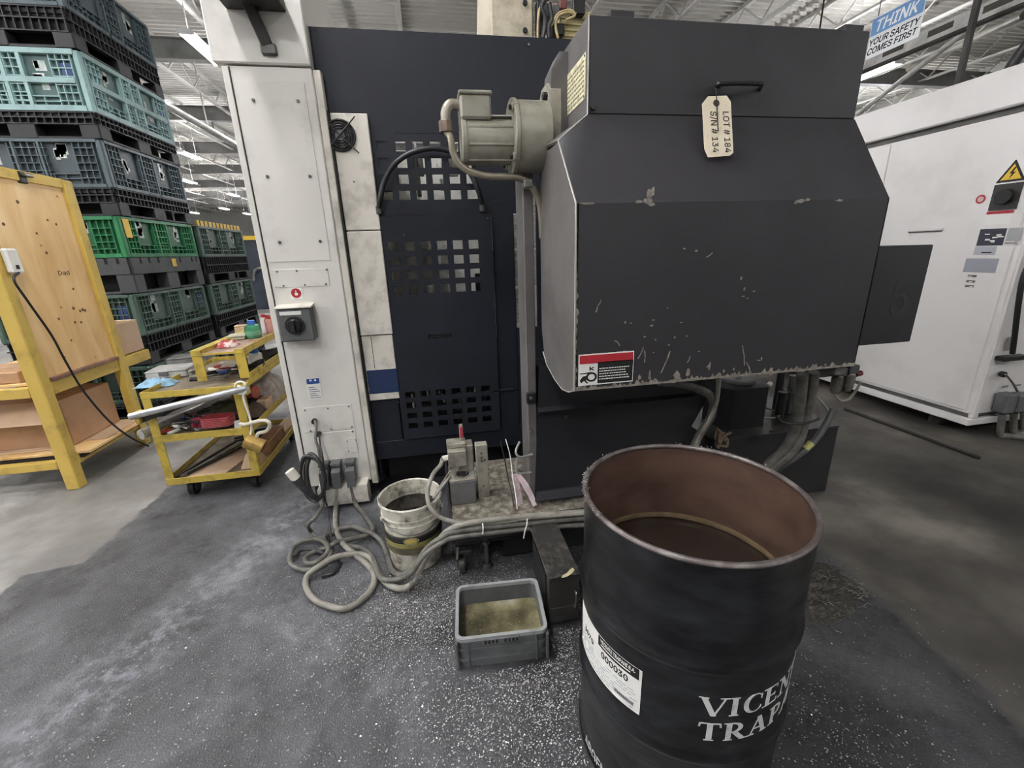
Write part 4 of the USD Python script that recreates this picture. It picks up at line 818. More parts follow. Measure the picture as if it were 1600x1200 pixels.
LUB = mat('pump_grey', S(112,112,112), .4, dirt=S(84,84,82), amount=.25, scale=12, metal=.2)
LUBL = mat('pump_greige', S(158,153,142), .42, dirt=S(104,98,88), amount=.3, scale=14, metal=.2)
lp = thing('lubrication_pump', 'small grey hydraulic block with a red level gauge on the tray', 'pump', (.1, 2.05, .267))
part(lp, 'tank_block', box((.004,1.965,.267), (.134,2.09,.400), .004), LUB)
part(lp, 'top_plate', box((.004,1.965,.401), (.134,2.09,.408), .002), LUBL)
part(lp, 'port_ring', prism(Point(.075,2.022).buffer(.042).difference(Point(.075,2.022).buffer(.034)), (0,0,.408), EX, (0,1,0), .006), SILV)
part(lp, 'port', cyl((.075,2.022,.404), (.075,2.022,.4095), .034, 28), INK)
part(lp, 'port_screws', join([cyl((.075+.02*math.cos(t),2.022+.02*math.sin(t),.409), (.075+.02*math.cos(t),2.022+.02*math.sin(t),.415), .005, 8) for t in (0,2.1,4.2)]), SCREW)
part(lp, 'valve_block', box((.006,2.02,.455), (.10,2.10,.545), .004), LUBL)
part(lp, 'valve_head', box((.004,2.055,.546), (.105,2.13,.572), .004), LUBL)
part(lp, 'neck_block', box((.055,2.06,.408), (.14,2.14,.552), .004), LUBL)
bkt = part(lp, 'bracket_post', box((.148,2.0,.267), (.210,2.05,.575), .004), LUBL, label='upright bolted bracket')
for z, x in ((.53,.176), (.505,.176), (.485,.176), (.49,.192), (.34,.178)): part(lp, 'bolt', cyl((x,2.0,z), (x,1.993,z), .0055, 8), SCREW, sub=bkt)
gg = part(lp, 'level_gauge', box((.075,2.08,.552), (.096,2.095,.664), .004), LUBL)
part(lp, 'gauge_window', box((.078,2.077,.59), (.093,2.083,.652), .002), mat('gauge_red', S(178,60,76), .35), sub=gg, label='red gauge window')
part(lp, 'hose_fitting', cyl((.008,2.05,.50), (-.024,2.045,.50), .016, 8), flat('fitting_white', S(208,206,198), .4))
part(lp, 'outlet_pipes', join([cyl((.01,2.0,.42), (-.085,1.93,.345), .0075, 10), cyl((.01,2.02,.435), (-.07,1.95,.36), .006, 10)]), SILV)
single('white_strap', 'crumpled white and pink strap hanging on the tray by the trunk', 'strap', join([sheet([[Y(u, v, yy) for (u, v, yy) in row] for row in (((798,742,1.96),(808,739,1.95)), ((803,760,1.93),(812,758,1.94)), ((807,782,1.90),(816,778,1.92)), ((812,800,1.86),(821,797,1.88)))]), sheet([[Y(u, v, yy) for (u, v, yy) in row] for row in (((804,740,1.95),(812,739,1.94)), ((814,756,1.90),(824,754,1.91)), ((825,775,1.87),(834,773,1.88)), ((833,792,1.83),(839,789,1.84)))])]), mat('strap_white', S(212,204,204), .6, dirt=S(186,150,160), amount=.4, scale=24))

# ================================================================== HOSES AND CABLES
HOSE = mat('conduit_grey', S(112,110,104), .4, dirt=S(64,61,56), amount=.34, scale=16, var=.08)
HOSEL = mat('conduit_pale', S(146,143,134), .4, dirt=S(96,92,84), amount=.3, scale=16)
CABLE = mat('cable_black', S(46,46,48), .42, dirt=S(84,84,84), amount=.2, scale=20)
def c8(pts, z=.022): return [Z(420+x/4, 680+y/4, z+dz) for (x, y, dz) in pts]
def zz(pts): return [(x, y, d[0] if d else 0) for (x, y, *d) in pts]
upA = [Y(547,752,2.53), Y(549,762,2.52), Y(556,788,2.50)]
single('grey_conduit', 'grey conduit dropping from the right cabinet socket and bending back along the floor', 'hose', tube(upA+c8(zz([(585,480),(620,530),(652,580),(640,612),(560,640,.01),(430,668,.03),(380,690,.02),(345,640,.0),(430,592),(520,572),(590,592,.02),(660,622,.035),(715,680,.01),(742,760),(768,840,.02),(830,872,.05)]))+[Z(646,886,.11), Z(668,856,.19), Y(690,840,1.73), Y(706,832,1.727), Y(760,824,1.727), Y(850,815,1.727), Y(905,810,1.727), Y(960,806,1.727)], .0135, 12), HOSE)
upB = [Y(526,755,2.53), Y(527,765,2.52), Y(525,790,2.50)]
single('grey_conduit', 'grey conduit from the middle cabinet socket ending in a wide loop on the floor', 'hose', tube(upB+c8(zz([(415,520),(420,580),(440,640),(480,695,.03),(560,760,.01),(635,830),(662,900),(625,985),(520,1068),(430,1080),(300,1035),(238,960),(238,885),(300,828,.03),(400,768,.03),(520,742,.02),(600,748,.02),(655,790,.01),(690,870),(735,925),(800,955,.01),(860,950,.02)]))+[Z(648,905,.05), Z(664,875,.14), Z(684,846,.22), Y(705,826,1.738), Y(740,816,1.735), Y(800,809,1.732), Y(860,804,1.732), Y(908,801,1.732), Y(965,797,1.732)], .0145, 12), HOSEL)
single('grey_conduit', 'grey conduit crossing under the pail side and joining the bundle', 'hose', tube(c8(zz([(470,672),(520,694),(600,715),(655,775,.02),(690,880,.02),(745,905,.03),(830,892,.04)]))+[Z(645,892,.13), Z(664,866,.20), Y(690,848,1.72), Y(708,840,1.715), Y(770,832,1.72), Y(850,824,1.72), Y(950,818,1.72)], .0125, 12), HOSE)
single('pump_hose', 'pale hose looping from the pump fitting down to the tray edge', 'hose', tube([(-.022,2.045,.50)]+[Y(u, v, yy) for (u, v, yy) in ((688,727,2.0),(676,742,1.94),(668,768,1.86),(671,790,1.80),(684,806,1.77),(704,814,1.755),(730,819,1.743),(770,817,1.735),(830,809,1.725),(905,803,1.72),(960,799,1.72))], .0105, 12), HOSEL)
for (u, v) in ((753,822), (820,815)):
    p = Y(u, v, 1.725); single('cable_tie', 'white cable tie round the conduits, ' + ('left one' if u < 800 else 'right one with a long loose tail'), 'cable tie', tube([p+[0,-.018,-.03], p+[.003,-.022,0], p+[.004,.012,.026]] if u < 800 else [p+[-.012,-.022,-.075], p+[-.004,-.024,-.03], p+[.006,-.022,0], p+[.012,.0,.026]], .0035, 6), WHITE)
# black plug cable coiled on the cabinet front
coil = thing('coiled_cable', 'black power cable coiled and hung on the cabinet with a white plug', 'cable', Y(492,745,2.5))
cc_ = lambda u, v, y=2.47: Y(u, v, y)
pp = []
for k, (rx, ry, ox_) in enumerate(((22,34,0), (18,30,3), (21,37,-1), (15,33,4))):
    for t in np.linspace(0, 2*np.pi, 14)[:-1]: pp.append(cc_(489+ox_+rx*math.sin(t)*.85-8*math.cos(t)*.5, 746-ry*math.cos(t), 2.50-.012*k-.03*math.sin(t)))
part(coil, 'coils', tube(pp, .0105, 10, 4), CABLE)
part(coil, 'tail', tube([cc_(506,770), cc_(506,786)]+c8([(300,500,.2),(246,560,.1),(262,600,.02),(300,632,0),(350,660,.01),(384,720,.01),(372,770,.01),(310,818,.0),(230,842,0),(150,815,0),(132,770,0),(160,700,0),(230,658,0),(310,650,.02),(368,690,.035),(360,740,.02),(300,790,.03),(245,800,.02),(228,770,.0),(262,738,.0),(330,712,.0),(400,700,.0)]), .0115, 10), HOSE, label='grey lower end looped on the floor')
part(coil, 'floor_loop', tube(c8([(330,880,-.008),(400,860,-.008),(438,810,-.008),(425,780,.0),(380,760,.01),(300,720,.005),(210,715,.005),(160,760,0)]), .010, 10), CABLE)
part(coil, 'plug_body', tube([cc_(496,780,2.44), cc_(480,768,2.43), cc_(468,755,2.43), cc_(461,747,2.43)], [.014,.02,.026,.027], 14), CABLE)
part(coil, 'plug_cap', cyl(cc_(463,748,2.43), cc_(452,735,2.43), .028, 20), flat('plug_white', S(222,218,206), .45), label='white plug cap')
part(coil, 'hanging_cord', tube([Y(492,657,2.575), Y(494,668,2.55), Y(493,685,2.52), Y(497,700,2.50), Y(502,720,2.48)], .008, 8), HOSE)
part(coil, 'tie_cord', tube([Y(499,677,2.575), Y(500,695,2.53), cc_(505,720), cc_(507,775), cc_(511,790)]+c8([(375,520,.1),(395,680,.01)]), .005, 8), CABLE)

# ================================================================== COOLANT TANK with pump, pipes
TANKM = mat('tank_black', S(40,40,42), .42, dirt=S(54,52,50), amount=.25, scale=6)
TANKT = mat('tank_top', S(70,69,68), .3, dirt=S(34,33,32), amount=.35, scale=9, metal=.3)
ck = thing('coolant_tank', 'low black coolant tank with pump motor standing under the hood', 'tank', (1.93, 2.25, 0))
part(ck, 'tank_body', box((1.50,2.0,0), (2.34,2.55,.440), .005), TANKM)
part(ck, 'tank_lid', box((1.495,1.995,.441), (2.345,2.55,.449), .002), TANKT, label='wet grey tank lid')
pm = part(ck, 'pump_motor', hull([(x, y, z) for (x, y) in ((1.68,2.10),(1.90,2.10),(1.94,2.14),(1.94,2.32),(1.90,2.36),(1.68,2.36),(1.64,2.32),(1.64,2.14)) for z in (.449,.70)]+[(1.68,2.14,.716),(1.90,2.14,.716),(1.68,2.32,.716),(1.90,2.32,.716)]), flat('motor_black', S(24,24,26), .4), label='black pump motor')
part(ck, 'motor_cap', lathe([(0,.735), (.09,.735), (.10,.728), (.10,.714)], (1.79,2.23,0), 28), GREYP, sub=pm)
part(ck, 'cap_nut', cyl((1.77,2.2,.735), (1.77,2.2,.765), .02, 6), SILV, sub=pm)
for (x, y) in ((1.53,2.03), (2.3,2.03), (1.9,2.03), (2.02,2.2), (2.1,2.4), (2.31,2.3)): part(ck, 'lid_bolt', cyl((x,y,.449), (x,y,.456), .008, 8), SCREW)
part(ck, 'strainer', join([cyl((2.10,2.2,.449), (2.10,2.2,.62), .028, 14), cyl((2.16,2.3,.449), (2.16,2.3,.72), .022, 14)]), BLK)
part(ck, 'tank_pipe', tube([(1.98,2.4,.449), (1.98,2.4,.56), (2.02,2.36,.60), (2.12,2.36,.60), (2.2,2.42,.60)], .016, 10), SILV)
part(ck, 'lid_ring', tube([(2.02+.1*math.cos(t), 2.25+.09*math.sin(t), .47) for t in np.linspace(0, 2*np.pi, 17)], .006, 8), SILV)
part(ck, 'valve_block', join([box((2.18,2.22,.449), (2.26,2.30,.60), .006), cyl((2.22,2.26,.60), (2.22,2.26,.70), .026, 10)]), mat('valve_dull', S(92,92,94), .35, metal=.6, scale=12))
part(ck, 'valve_wire', tube([(2.22,2.2,.62), (2.28,2.15,.60), (2.33,2.1,.53), (2.34,2.08,.50)], .006, 8), SILV)
RG = mat('regulator_metal', S(142,138,130), .35, metal=.5, dirt=S(70,66,60), amount=.35, scale=16)
rg = thing('air_regulator', 'pair of metal filter regulators fixed under the right end of the hood', 'regulator', (1.78, 1.72, .98))
def rp_(u, v, y=1.75): return Y(u, v, y)
part(rg, 'mount_bar', box(rp_(1262,592), rp_(1342,580)+[0,.03,.02], .004), DARKST)
for (u0, v0, u1, v1) in ((1300,594,1318,616), (1318,592,1336,612)):
    p, q = rp_(u0, v1), rp_(u1, v0); c = (p+q)/2; w = abs(q[0]-p[0])/2
    part(rg, 'filter_bowl', lathe([(0,0), (w*.6,.0), (w*.95,.02), (w,.05), (w,.085), (w*.8,.095), (0,.095)], (c[0], 1.76, p[2]), 20), RG)
    part(rg, 'filter_head', box((c[0]-w*1.05,1.735,p[2]+.095), (c[0]+w*1.05,1.79,p[2]+.14), .005), GREYP)
part(rg, 'red_cap', cyl(rp_(1336,588)+[0,0,.01], rp_(1340,586)+[.02,0,.01], .014, 10), flat('cap_red', S(110,40,44), .5))
part(rg, 'clear_line', tube([rp_(1304,616), rp_(1314,626), rp_(1328,622), rp_(1340,606), rp_(1344,596)], .006, 8), HOSEL)
# fat hoses hanging from under the hood to the floor
single('coolant_hose', 'dirty tan hose curving from the hood underside behind the drum, left pair', 'hose', tube([Y(1030,596,1.80)]+[Y(u, v, yy) for (u, v, yy) in ((1062,600,1.82),(1092,608,1.84),(1112,622,1.85),(1112,648,1.87),(1100,668,1.88),(1088,690,1.89),(1078,720,1.86),(1070,760,1.8))], .021, 12), HOSE)
single('coolant_hose', 'thin pale hose beside the curved tan hose under the hood', 'hose', tube([Y(u, v, yy) for (u, v, yy) in ((1123,588,1.80),(1122,605,1.82),(1118,632,1.84),(1108,656,1.84),(1096,676,1.84),(1086,700,1.85),(1076,740,1.8))], .0125, 12), HOSEL)
for k, (pts, r_, m_) in enumerate(((((1254,584,1.72),(1252,610,1.73),(1247,650,1.74),(1238,682,1.76),(1222,706,1.79),(1204,722,1.82),(1190,740,1.85)), .026, HOSE), (((1272,582,1.72),(1268,612,1.73),(1258,655,1.74),(1248,690,1.75),(1232,712,1.77),(1214,726,1.80),(1196,745,1.84)), .024, HOSE), (((1302,640,1.80),(1292,660,1.79),(1278,682,1.78),(1262,700,1.77),(1240,716,1.78),(1222,728,1.80),(1206,742,1.84)), .017, mat('hose_slate', S(92,93,94), .45, scale=14)))):
    single('coolant_hose', ['fat grey hose hanging to the tank front, left of two', 'fat grey hose hanging to the tank front, right of two', 'thinner slate hose with a yellow tag sweeping across the tank front'][k], 'hose', tube([Y(*p) for p in pts], r_, 14), m_)
p = Y(1264,700,1.752); single('hose_tag', 'small yellow tag wrapped round the slate hose', 'tag', cyl(Y(1258,702,1.772), Y(1268,692,1.772), .0195, 12), mat('tag_yellow', S(196,192,120), .5))
single('hose_band', 'black strap round the two fat hoses above the tank', 'strap', tube([Y(1212,650,1.70), Y(1224,660,1.70), Y(1246,662,1.70), Y(1264,660,1.70), Y(1280,654,1.72)], .006, 8), BLK)
r = random.Random(12)
part(ck, 'rag_tangle', join([tube([(1.52+r.uniform(-.03,.05), 1.96+r.uniform(-.02,.02), .44+r.uniform(-.03,.1)) for _ in range(5)], .008, 6) for _ in range(4)]), mat('rag_tan', S(150,130,110), .7, scale=20))

# ================================================================== WHITE MACHINE ON THE RIGHT
RW = mat('machine_white', S(228,225,223), .42, dirt=S(204,200,195), amount=.18, scale=1.6, var=.03)
RWG = mat('machine_groove', S(92,91,88), .6)
rcx, ry0, ry1 = 4.0, 2.40, 8.2
rc = thing('white_machine', 'large white machine with sloping-view side panels and warning labels', 'machine', (5.2, 5.2, 0))
part(rc, 'body', box((rcx+.012,ry0+.01,.19), (6.4,ry1,2.30), .006), RW)
part(rc, 'top_band', box((rcx-.02,ry0-.01,2.345), (6.42,ry1,2.60), .01), RW)
part(rc, 'top_groove', box((rcx+.03,ry0+.02,2.295), (6.38,ry1-.01,2.35), .003), RWG)
dr_ = part(rc, 'door', box((rcx,ry0+.045,.215), (rcx+.014,3.475,2.292), .004), RW)
part(rc, 'door', box((rcx,3.482,.215), (rcx+.014,5.7,2.292), .004), RW)
part(rc, 'plinth_groove', box((rcx+.03,ry0+.03,.15), (6.36,ry1,.195), .003), RWG)
part(rc, 'plinth', box((rcx-.005,ry0,.10), (6.4,ry1,.155), .005), RW)
for (x, y) in ((4.15,2.7), (4.15,5), (4.15,7.6), (6.1,2.7), (6.1,7.6)): part(rc, 'foot', cyl((x,y,0), (x,y,.11), .06, 16), DARKST)
part(rc, 'end_frame', box((rcx+.02,ry0-.004,.16), (rcx+.07,ry0+.03,2.29), .004), RW)
hb = part(rc, 'handle_bar', box((rcx-.018,2.91,1.560), (rcx,3.17,1.582), .004), RW)
part(rc, 'handle_shadow_gap', box((rcx-.010,2.915,1.552), (rcx,3.165,1.561), .002), RWG, sub=hb)
XN = np.array([0,-1.0,0])                   # label plane seen from the left: x to the viewer's right runs towards -y
def LR(y, z): return np.array([rcx-.0006, y, z])
def rdec(y, z, w, h, nm, m, lift=0, lab=None, sub=None):
    return part(rc, nm, prism(sbox(0,0,w,h), LR(y, z)-[lift,0,0], XN, EZ, .0012), m, label=lab, sub=sub)
YEL = flat('warning_yellow', S(228,190,60), .5)
tr3 = Polygon([(0,0), (.15,0), (.075,.13)])
wt = part(rc, 'warning_triangle', prism(tr3.buffer(.004), LR(2.645,1.865), XN, EZ, .0012), INK, label='yellow electric hazard triangle')
part(rc, 'triangle_field', prism(tr3.buffer(-.010), LR(2.645,1.865)-[.0012,0,0], XN, EZ, .0012), YEL, sub=wt)
part(rc, 'bolt_symbol', prism([(.082,.088),(.060,.050),(.074,.050),(.064,.014),(.094,.058),(.078,.058),(.092,.088)], LR(2.645,1.865)-[.0024,0,0], XN, EZ, .0012), INK, sub=wt)
ds = part(rc, 'main_switch', prism(sbox(0,0,.155,.17), LR(2.645,1.68), XN, EZ, .012), flat('switch_dark', S(46,42,40), .4), label='black rotary main switch')
part(rc, 'switch_knob', cyl(LR(2.565,1.765)-[.012,0,0], LR(2.565,1.765)-[.04,0,0], .05, 24), BLK, sub=ds)
part(rc, 'round_sticker', prism(Point(0,0).buffer(.03, 20), LR(2.715,1.765), XN, EZ, .0012), RED, label='small round red and white sticker')
part(rc, 'round_sticker_centre', prism(Point(0,0).buffer(.019, 16), LR(2.715,1.765)-[.0012,0,0], XN, EZ, .0012), flat('sticker_pink', S(206,180,178), .5))
rdec(2.655,1.655,.155,.018,'red_line_label',RED)
rdec(2.655,1.585,.155,.066,'white_label',WHITE)
nl_ = rdec(2.665,1.44,.155,.115,'black_notice',flat('notice_dark', S(52,54,66), .5), lab='dark notice label with white patches')
for (y, z, w, h) in ((2.63,1.515,.03,.008), (2.56,1.505,.03,.012), (2.58,1.49,.03,.010), (2.55,1.495,.035,.008), (2.62,1.475,.028,.012), (2.59,1.468,.03,.010), (2.58,1.46,.02,.008)): rdec(y,z,w,h,'white_patch',WHITE,.0012,sub=nl_)
rdec(2.668,1.375,.13,.06,'grey_label',flat('label_grey', S(176,178,184), .5)); rdec(2.62,1.388,.06,.008,'label_text_bar',INK,.0012)
rdec(2.50,1.47,.075,.085,'silver_label',flat('label_silver2', S(168,168,170), .4)); rdec(2.50,1.45,.07,.012,'silver_label_bar',flat('label_grey2', S(150,150,152), .5))
rdec(2.705,1.25,.20,.10,'name_plate',flat('plate_lavender', S(158,160,170), .35), lab='plain grey name plate')
for i, z in enumerate((1.215,1.175,1.14)):
    s_ = rdec(2.665,z,.055,.016,'small_label',flat('label_dark2', S(96,88,78), .5)); rdec(2.66-.012*i,z+.003,.022,.006,'label_mark',WHITE,.0012,sub=s_)
# sockets and cables on its end face
def re(u, v, dy=0): return Y(u, v, ry0-dy)
p, q = re(1546,642,.0), re(1612,606,.0)
part(rc, 'socket_row', join([box((p[0]+i*.12,ry0-.09,p[2]), (p[0]+i*.12+.10,ry0,q[2]-.01*i), .012) for i in range(4)]), GREYP, label='row of grey cable sockets')
for i in range(3): part(rc, 'socket_plate', box((p[0]+.04+i*.12,ry0-.008,q[2]+.03), (p[0]+.10+i*.12,ry0-.003,q[2]+.045), .001), flat('plate_grey', (0,0,0)))
for i, pts in enumerate(([(1566,646),(1563,680),(1566,705),(1580,728),(1600,740),(1640,760)], [(1584,646),(1580,690),(1590,715),(1608,732),(1650,748)], [(1600,646),(1597,680),(1590,690),(1610,715),(1650,735)])):
    P_ = [re(u, v, .05+.12*max(0, (v-690)/60)) for u, v in pts]
    P_ = [np.array([a[0], a[1], max(a[2], .02)]) for a in P_]
    single('machine_cable', ['grey cable hanging from the white machine sockets, leftmost', 'grey cable hanging from the white machine sockets, middle one', 'grey cable hanging from the white machine sockets, rightmost'][i], 'cable', tube(P_, .022, 12), HOSE)
g_ = re(1563,584); part(rc, 'cord_grommet', cyl(g_, g_-[0,.03,0], .022, 14), BLK)
part(rc, 'thin_cord', tube([g_-[0,.03,0], re(1572,586,.05), re(1582,598,.05), re(1590,612,.05)], .007, 8), HOSE)
pg = part(rc, 'black_plug', box(re(1570,566,.07), re(1592,552,.0), .008), BLK)
part(rc, 'plug_cord', tube([re(1582,552,.04), re(1586,520,.05), re(1592,470,.06), re(1600,430,.05), re(1620,390,.05)], .016, 10), BLK, sub=pg)
part(rc, 'side_plate', box(re(1570,548,.004), re(1584,526,-.001), .001), flat('plate_grey', (0,0,0)))
single('floor_rod', 'thin dark rod lying on the floor before the white machine', 'rod', cyl((3.69,3.14,.012), (3.70,2.10,.012), .012, 10), DARKST)

# ================================================================== HANGING SAFETY SIGN
sx_ = 5.0
s_tl, s_bl = X(1364,28,sx_), X(1360,92,sx_)
zt_, zb_ = 3.815, 3.43; yl_, yr_ = float(s_tl[1])+.0, float(X(1443,20,sx_)[1])
sw_ = yl_-yr_; shh = zt_-zb_
sg = thing('safety_sign', 'white and blue hanging sign reading THINK YOUR SAFETY COMES FIRST', 'sign', (sx_, (yl_+yr_)/2, zb_))
part(sg, 'board', box((sx_,yr_,zb_), (sx_+.006,yl_,zt_), .001), flat('sign_white', S(232,234,236), .4))
def SP(x, z, lift=.0012): return np.array([sx_-lift, yl_-x, zb_+z])
part(sg, 'blue_band', prism(sbox(.008,0,sw_-.008,shh*.42), SP(0,shh*.55,.0), XN, EZ, .0012), flat('sign_blue', S(112,158,210), .45))
def ital(m, k=.22): v, f = m; v = v.copy(); v[:,0] += k*v[:,1]; return v, f
part(sg, 'word_think', place(fit(ital(text('THINK', shh*.27, .0012, True)), sw_*.80), SP(sw_*.12,shh*.62), XN, EZ), flat('sign_letter_white', S(244,246,248), .4))
part(sg, 'words_your_safety', place(fit(ital(text('YOUR SAFETY', shh*.15, .0012, True)), sw_*.94), SP(sw_*.03,shh*.315,.0), XN, EZ), INK)
part(sg, 'words_comes_first', place(fit(ital(text('COMES FIRST', shh*.15, .0012, True)), sw_*.94), SP(sw_*.015,shh*.10,.0), XN, EZ), INK)
for y in (yr_+.06, yl_-.06): part(sg, 'chain', cyl((sx_+.003,y,zt_-.01), (sx_+.003,y,5.9), .004, 6), DARKST)

# ================================================================== BULK BINS
def binmats(key, wall, plate):
    return mat('bin_'+key, wall, .42, scale=5, amount=.2, var=.08), mat('bin_plate_'+key, plate, .45, scale=4, amount=.25, var=.1)
GREENB = binmats('green', S(44,126,80), S(34,98,62))
TEALB = binmats('pale_teal', S(150,182,182), S(84,112,110))
SLATEB = binmats('slate', S(82,96,102), S(72,84,90))
MOSSB = binmats('moss', S(84,108,98), S(78,98,90))
DGREEN = binmats('deep_green', S(58,84,76), S(44,66,60))
BASEK = mat('bin_base_black', S(34,35,38), .5, amount=.2, scale=6)
BASEG = mat('bin_base_grey', S(72,74,78), .5, amount=.2, scale=5)
LABELW = mat('shrink_label', S(206,212,208), .25, dirt=S(130,150,142), amount=.4, scale=18)
VOID = flat('void_black', S(10,10,11), .8)
def make_bin(label, loc, W, Dp, H, b, mats, base, solid=False, rails=1.0, patch=True, blue=False, group=None, seed=0):
    wall, plate = mats
    t = thing('bulk_bin', label, 'bin', loc, group)
    r = random.Random(seed)
    P = lambda nm, ms, m, **k: part(t, nm, join(ms), m, local=True, smooth=False, **k)
    # right face lies at x = 0, front face at y = 0
    faces = [('front', W, lambda u, v, d: (-W+u, -d+.0, v)), ('right', Dp, lambda u, v, d: (d, u, v)), ('back', W, lambda u, v, d: (-u, Dp+d, v)), ('left', Dp, lambda u, v, d: (-W-d, Dp-u, v))]
    def fb(f, u0, u1, v0, v1, d0, d1, bev=.002): return box(f(u0,v0,d0), f(u1,v1,d1), bev)
    for nm, L, f in faces:
        full = nm in ('front', 'right')
        # walls
        top, bot = H, b
        P('wall_plate', [fb(f, .06, L-.06, bot+.01, top-.02, -.05, -.035)], plate)
        P('top_rail', [fb(f, .04, L-.04, top-.027*rails, top, -.03, .004*rails)], wall)
        P('bottom_rail', [fb(f, .05, L-.05, bot, bot+.03*rails, -.03, .002)], wall)
        if not full: continue
        ms = []; cells_ = [(.08,.24), (L/2-.14,L/2+.14), (L-.24,L-.08)]
        for (u0, u1) in cells_:
            for u in np.arange(u0, u1+.001, .053): ms.append(fb(f, u-.0042, u+.0042, bot+.02, top-.03, -.034, -.006, .001))
            for v in np.arange(bot+.08, top-.05, .062): ms.append(fb(f, u0, u1, v-.0042, v+.0042, -.034, -.004, .001))
        for v in (bot+.075, bot+.115): ms.append(fb(f, .24, L-.24, v-.004, v+.004, -.034, -.008, .001))
        for u in np.arange(.30, L-.28, .09): ms.append(fb(f, u-.004, u+.004, bot+.03, bot+.115, -.034, -.010, .001))
        P('lattice', ms, wall, kind='stuff')
        for u in (L/2-.10, L/2+.10) if rails < 1.5 else (L/2-.14, L/2+.0, L/2+.14): P('wall_post', [fb(f, u-.010*rails, u+.010*rails, bot, top-.01, -.034, .002*rails)], wall)
        if rails >= 1.5: P('mid_rail', [fb(f, .08, L-.08, (bot+top)/2-.022, (bot+top)/2+.022, -.034, .006)], wall)
        if patch:
            for u0 in ((.27, L-.42) if r.random() < .6 else (L-.42,)):
                m_ = []
                for _ in range(5):
                    uu, vv = u0+r.uniform(0,.06), bot+.16+r.uniform(0,(top-bot)*.4); m_.append(fb(f, uu, uu+r.uniform(.03,.09), vv, vv+r.uniform(.02,.10), -.035, -.032, .0005))
                P('label_patch', m_, LABELW, label='shiny torn label')
        if blue: P('blue_panel', [fb(f, L-.17, L-.09, top-.26, top-.10, -.034, -.012)], flat('bin_blue', S(38,62,116), .45))
        # pallet base
        if solid:
            P('base_plate', [fb(f, .02, L-.02, .18, b-.005, -.03, .004)], base)
            P('base_slots', [fb(f, u-.012, u+.012, b-.06, b-.006, .003, .006, .0005) for u in (.16,.30,.46,L-.46,L-.20,L-.10)], VOID)
        else:
            ms = []
            for u in np.arange(.05, L-.02, .062): ms.append(fb(f, u-.005, u+.005, .115, b-.004, -.03, .0, .001))
            for v in (.12, .12+(b-.12)*.5, b-.008): ms.append(fb(f, .02, L-.02, v-.006, v+.006, -.03, .003, .001))
            P('base_rib', ms, base, kind='stuff'); P('base_core', [fb(f, .03, L-.03, .12, b-.01, -.06, -.034)], VOID if False else base)
        for (u0, u1) in ((.0,.16), (L/2-.11,L/2+.11), (L-.16,L)): P('base_foot', [fb(f, u0+.005, u1-.005, 0, .18 if solid else .118, -.12, .0, .006)], base)
        P('base_skid', [fb(f, .01, L-.01, 0, .022, -.11, -.004)], base)
    for (x, y) in ((-.055,.0), (-W,.0), (-.055,Dp-.055), (-W,Dp-.055)): P('corner_post', [box((x,y,b-.01), (x+.055,y+.055,H-.004), .012)], wall)
    P('pallet_deck', [box((-W+.02,.02,b-.05), (-.02,Dp-.02,b-.005), .004)], base)
    P('pallet_core', [box((-W+.14,.14,.02), (-.14,Dp-.14,b-.05), .004)], VOID)
    return t
BX = -2.834
make_bin('deep green bin at the foot of the tall stack, behind the yellow workbench', (BX,4.74,0), 1.2, 1.38, .535, .17, DGREEN, BASEK, patch=False, rails=1.3, seed=1)
make_bin('moss green bin with black base, second from the floor in the tall stack', (BX,4.78,.54), 1.2, 1.38, .695, .30, MOSSB, BASEK, blue=True, seed=2)
make_bin('bright green bin on a plain grey base in the middle of the tall stack', (BX,4.88,1.24), 1.2, 1.34, .71, .34, GREENB, BASEG, solid=True, rails=1.2, seed=3)
make_bin('dark slate bin just above the bright green one', (BX,4.95,1.955), 1.2, 1.32, .65, .25, SLATEB, BASEK, seed=4)
make_bin('pale teal bin with thick rails high in the tall stack', (BX,4.98,2.61), 1.2, 1.32, .69, .22, TEALB, BASEK, rails=1.5, blue=True, seed=5)
make_bin('dark slate bin at the very top of the tall stack, cut by the picture edge', (BX,4.98,3.305), 1.2, 1.32, .70, .30, SLATEB, BASEK, patch=True, seed=6)
make_bin('moss green bin at the foot of the lower stack behind the tall one', (BX,6.32,0), 1.2, 1.38, .535, .2, MOSSB, BASEK, seed=7)
make_bin('moss green bin in the middle of the lower stack behind the tall one', (BX,6.32,.54), 1.2, 1.38, .695, .30, MOSSB, BASEK, seed=8)
make_bin('grey teal bin on top of the lower stack behind the tall one', (BX,6.34,1.24), 1.2, 1.38, .71, .34, MOSSB, BASEK, seed=9)
p = X(190,360,BX+.006)
single('bin_card', 'yellow card stuck on the corner of the bright green bin', 'card', box((BX+.003,4.93,1.76), (BX+.007,5.02,1.93), .0005), YEL)
cs_ = thing('caution_tape', 'yellow and black caution tape lying along the lower bin stack top', 'tape', (BX-.02,6.95,1.952))
part(cs_, 'tape', box((BX-.03,6.40,1.951), (BX-.012,7.68,2.02), .002), YEL)
part(cs_, 'stripes', join([hull([(BX-.011+o,y,1.953) if k == 0 else (BX-.011+o,y+d,2.018) for k in (0,1) for d in (0,.03) for o in (0,.0008)]+[(BX-.011,y+.03,1.953)]) for y in np.arange(6.45,7.6,.11)]), INK, kind='stuff')
single('bin_tag', 'small yellow tag on the grey base of the bright green bin', 'tag', box((BX+.005,5.58,1.475), (BX+.009,5.66,1.56), .0005), YEL)
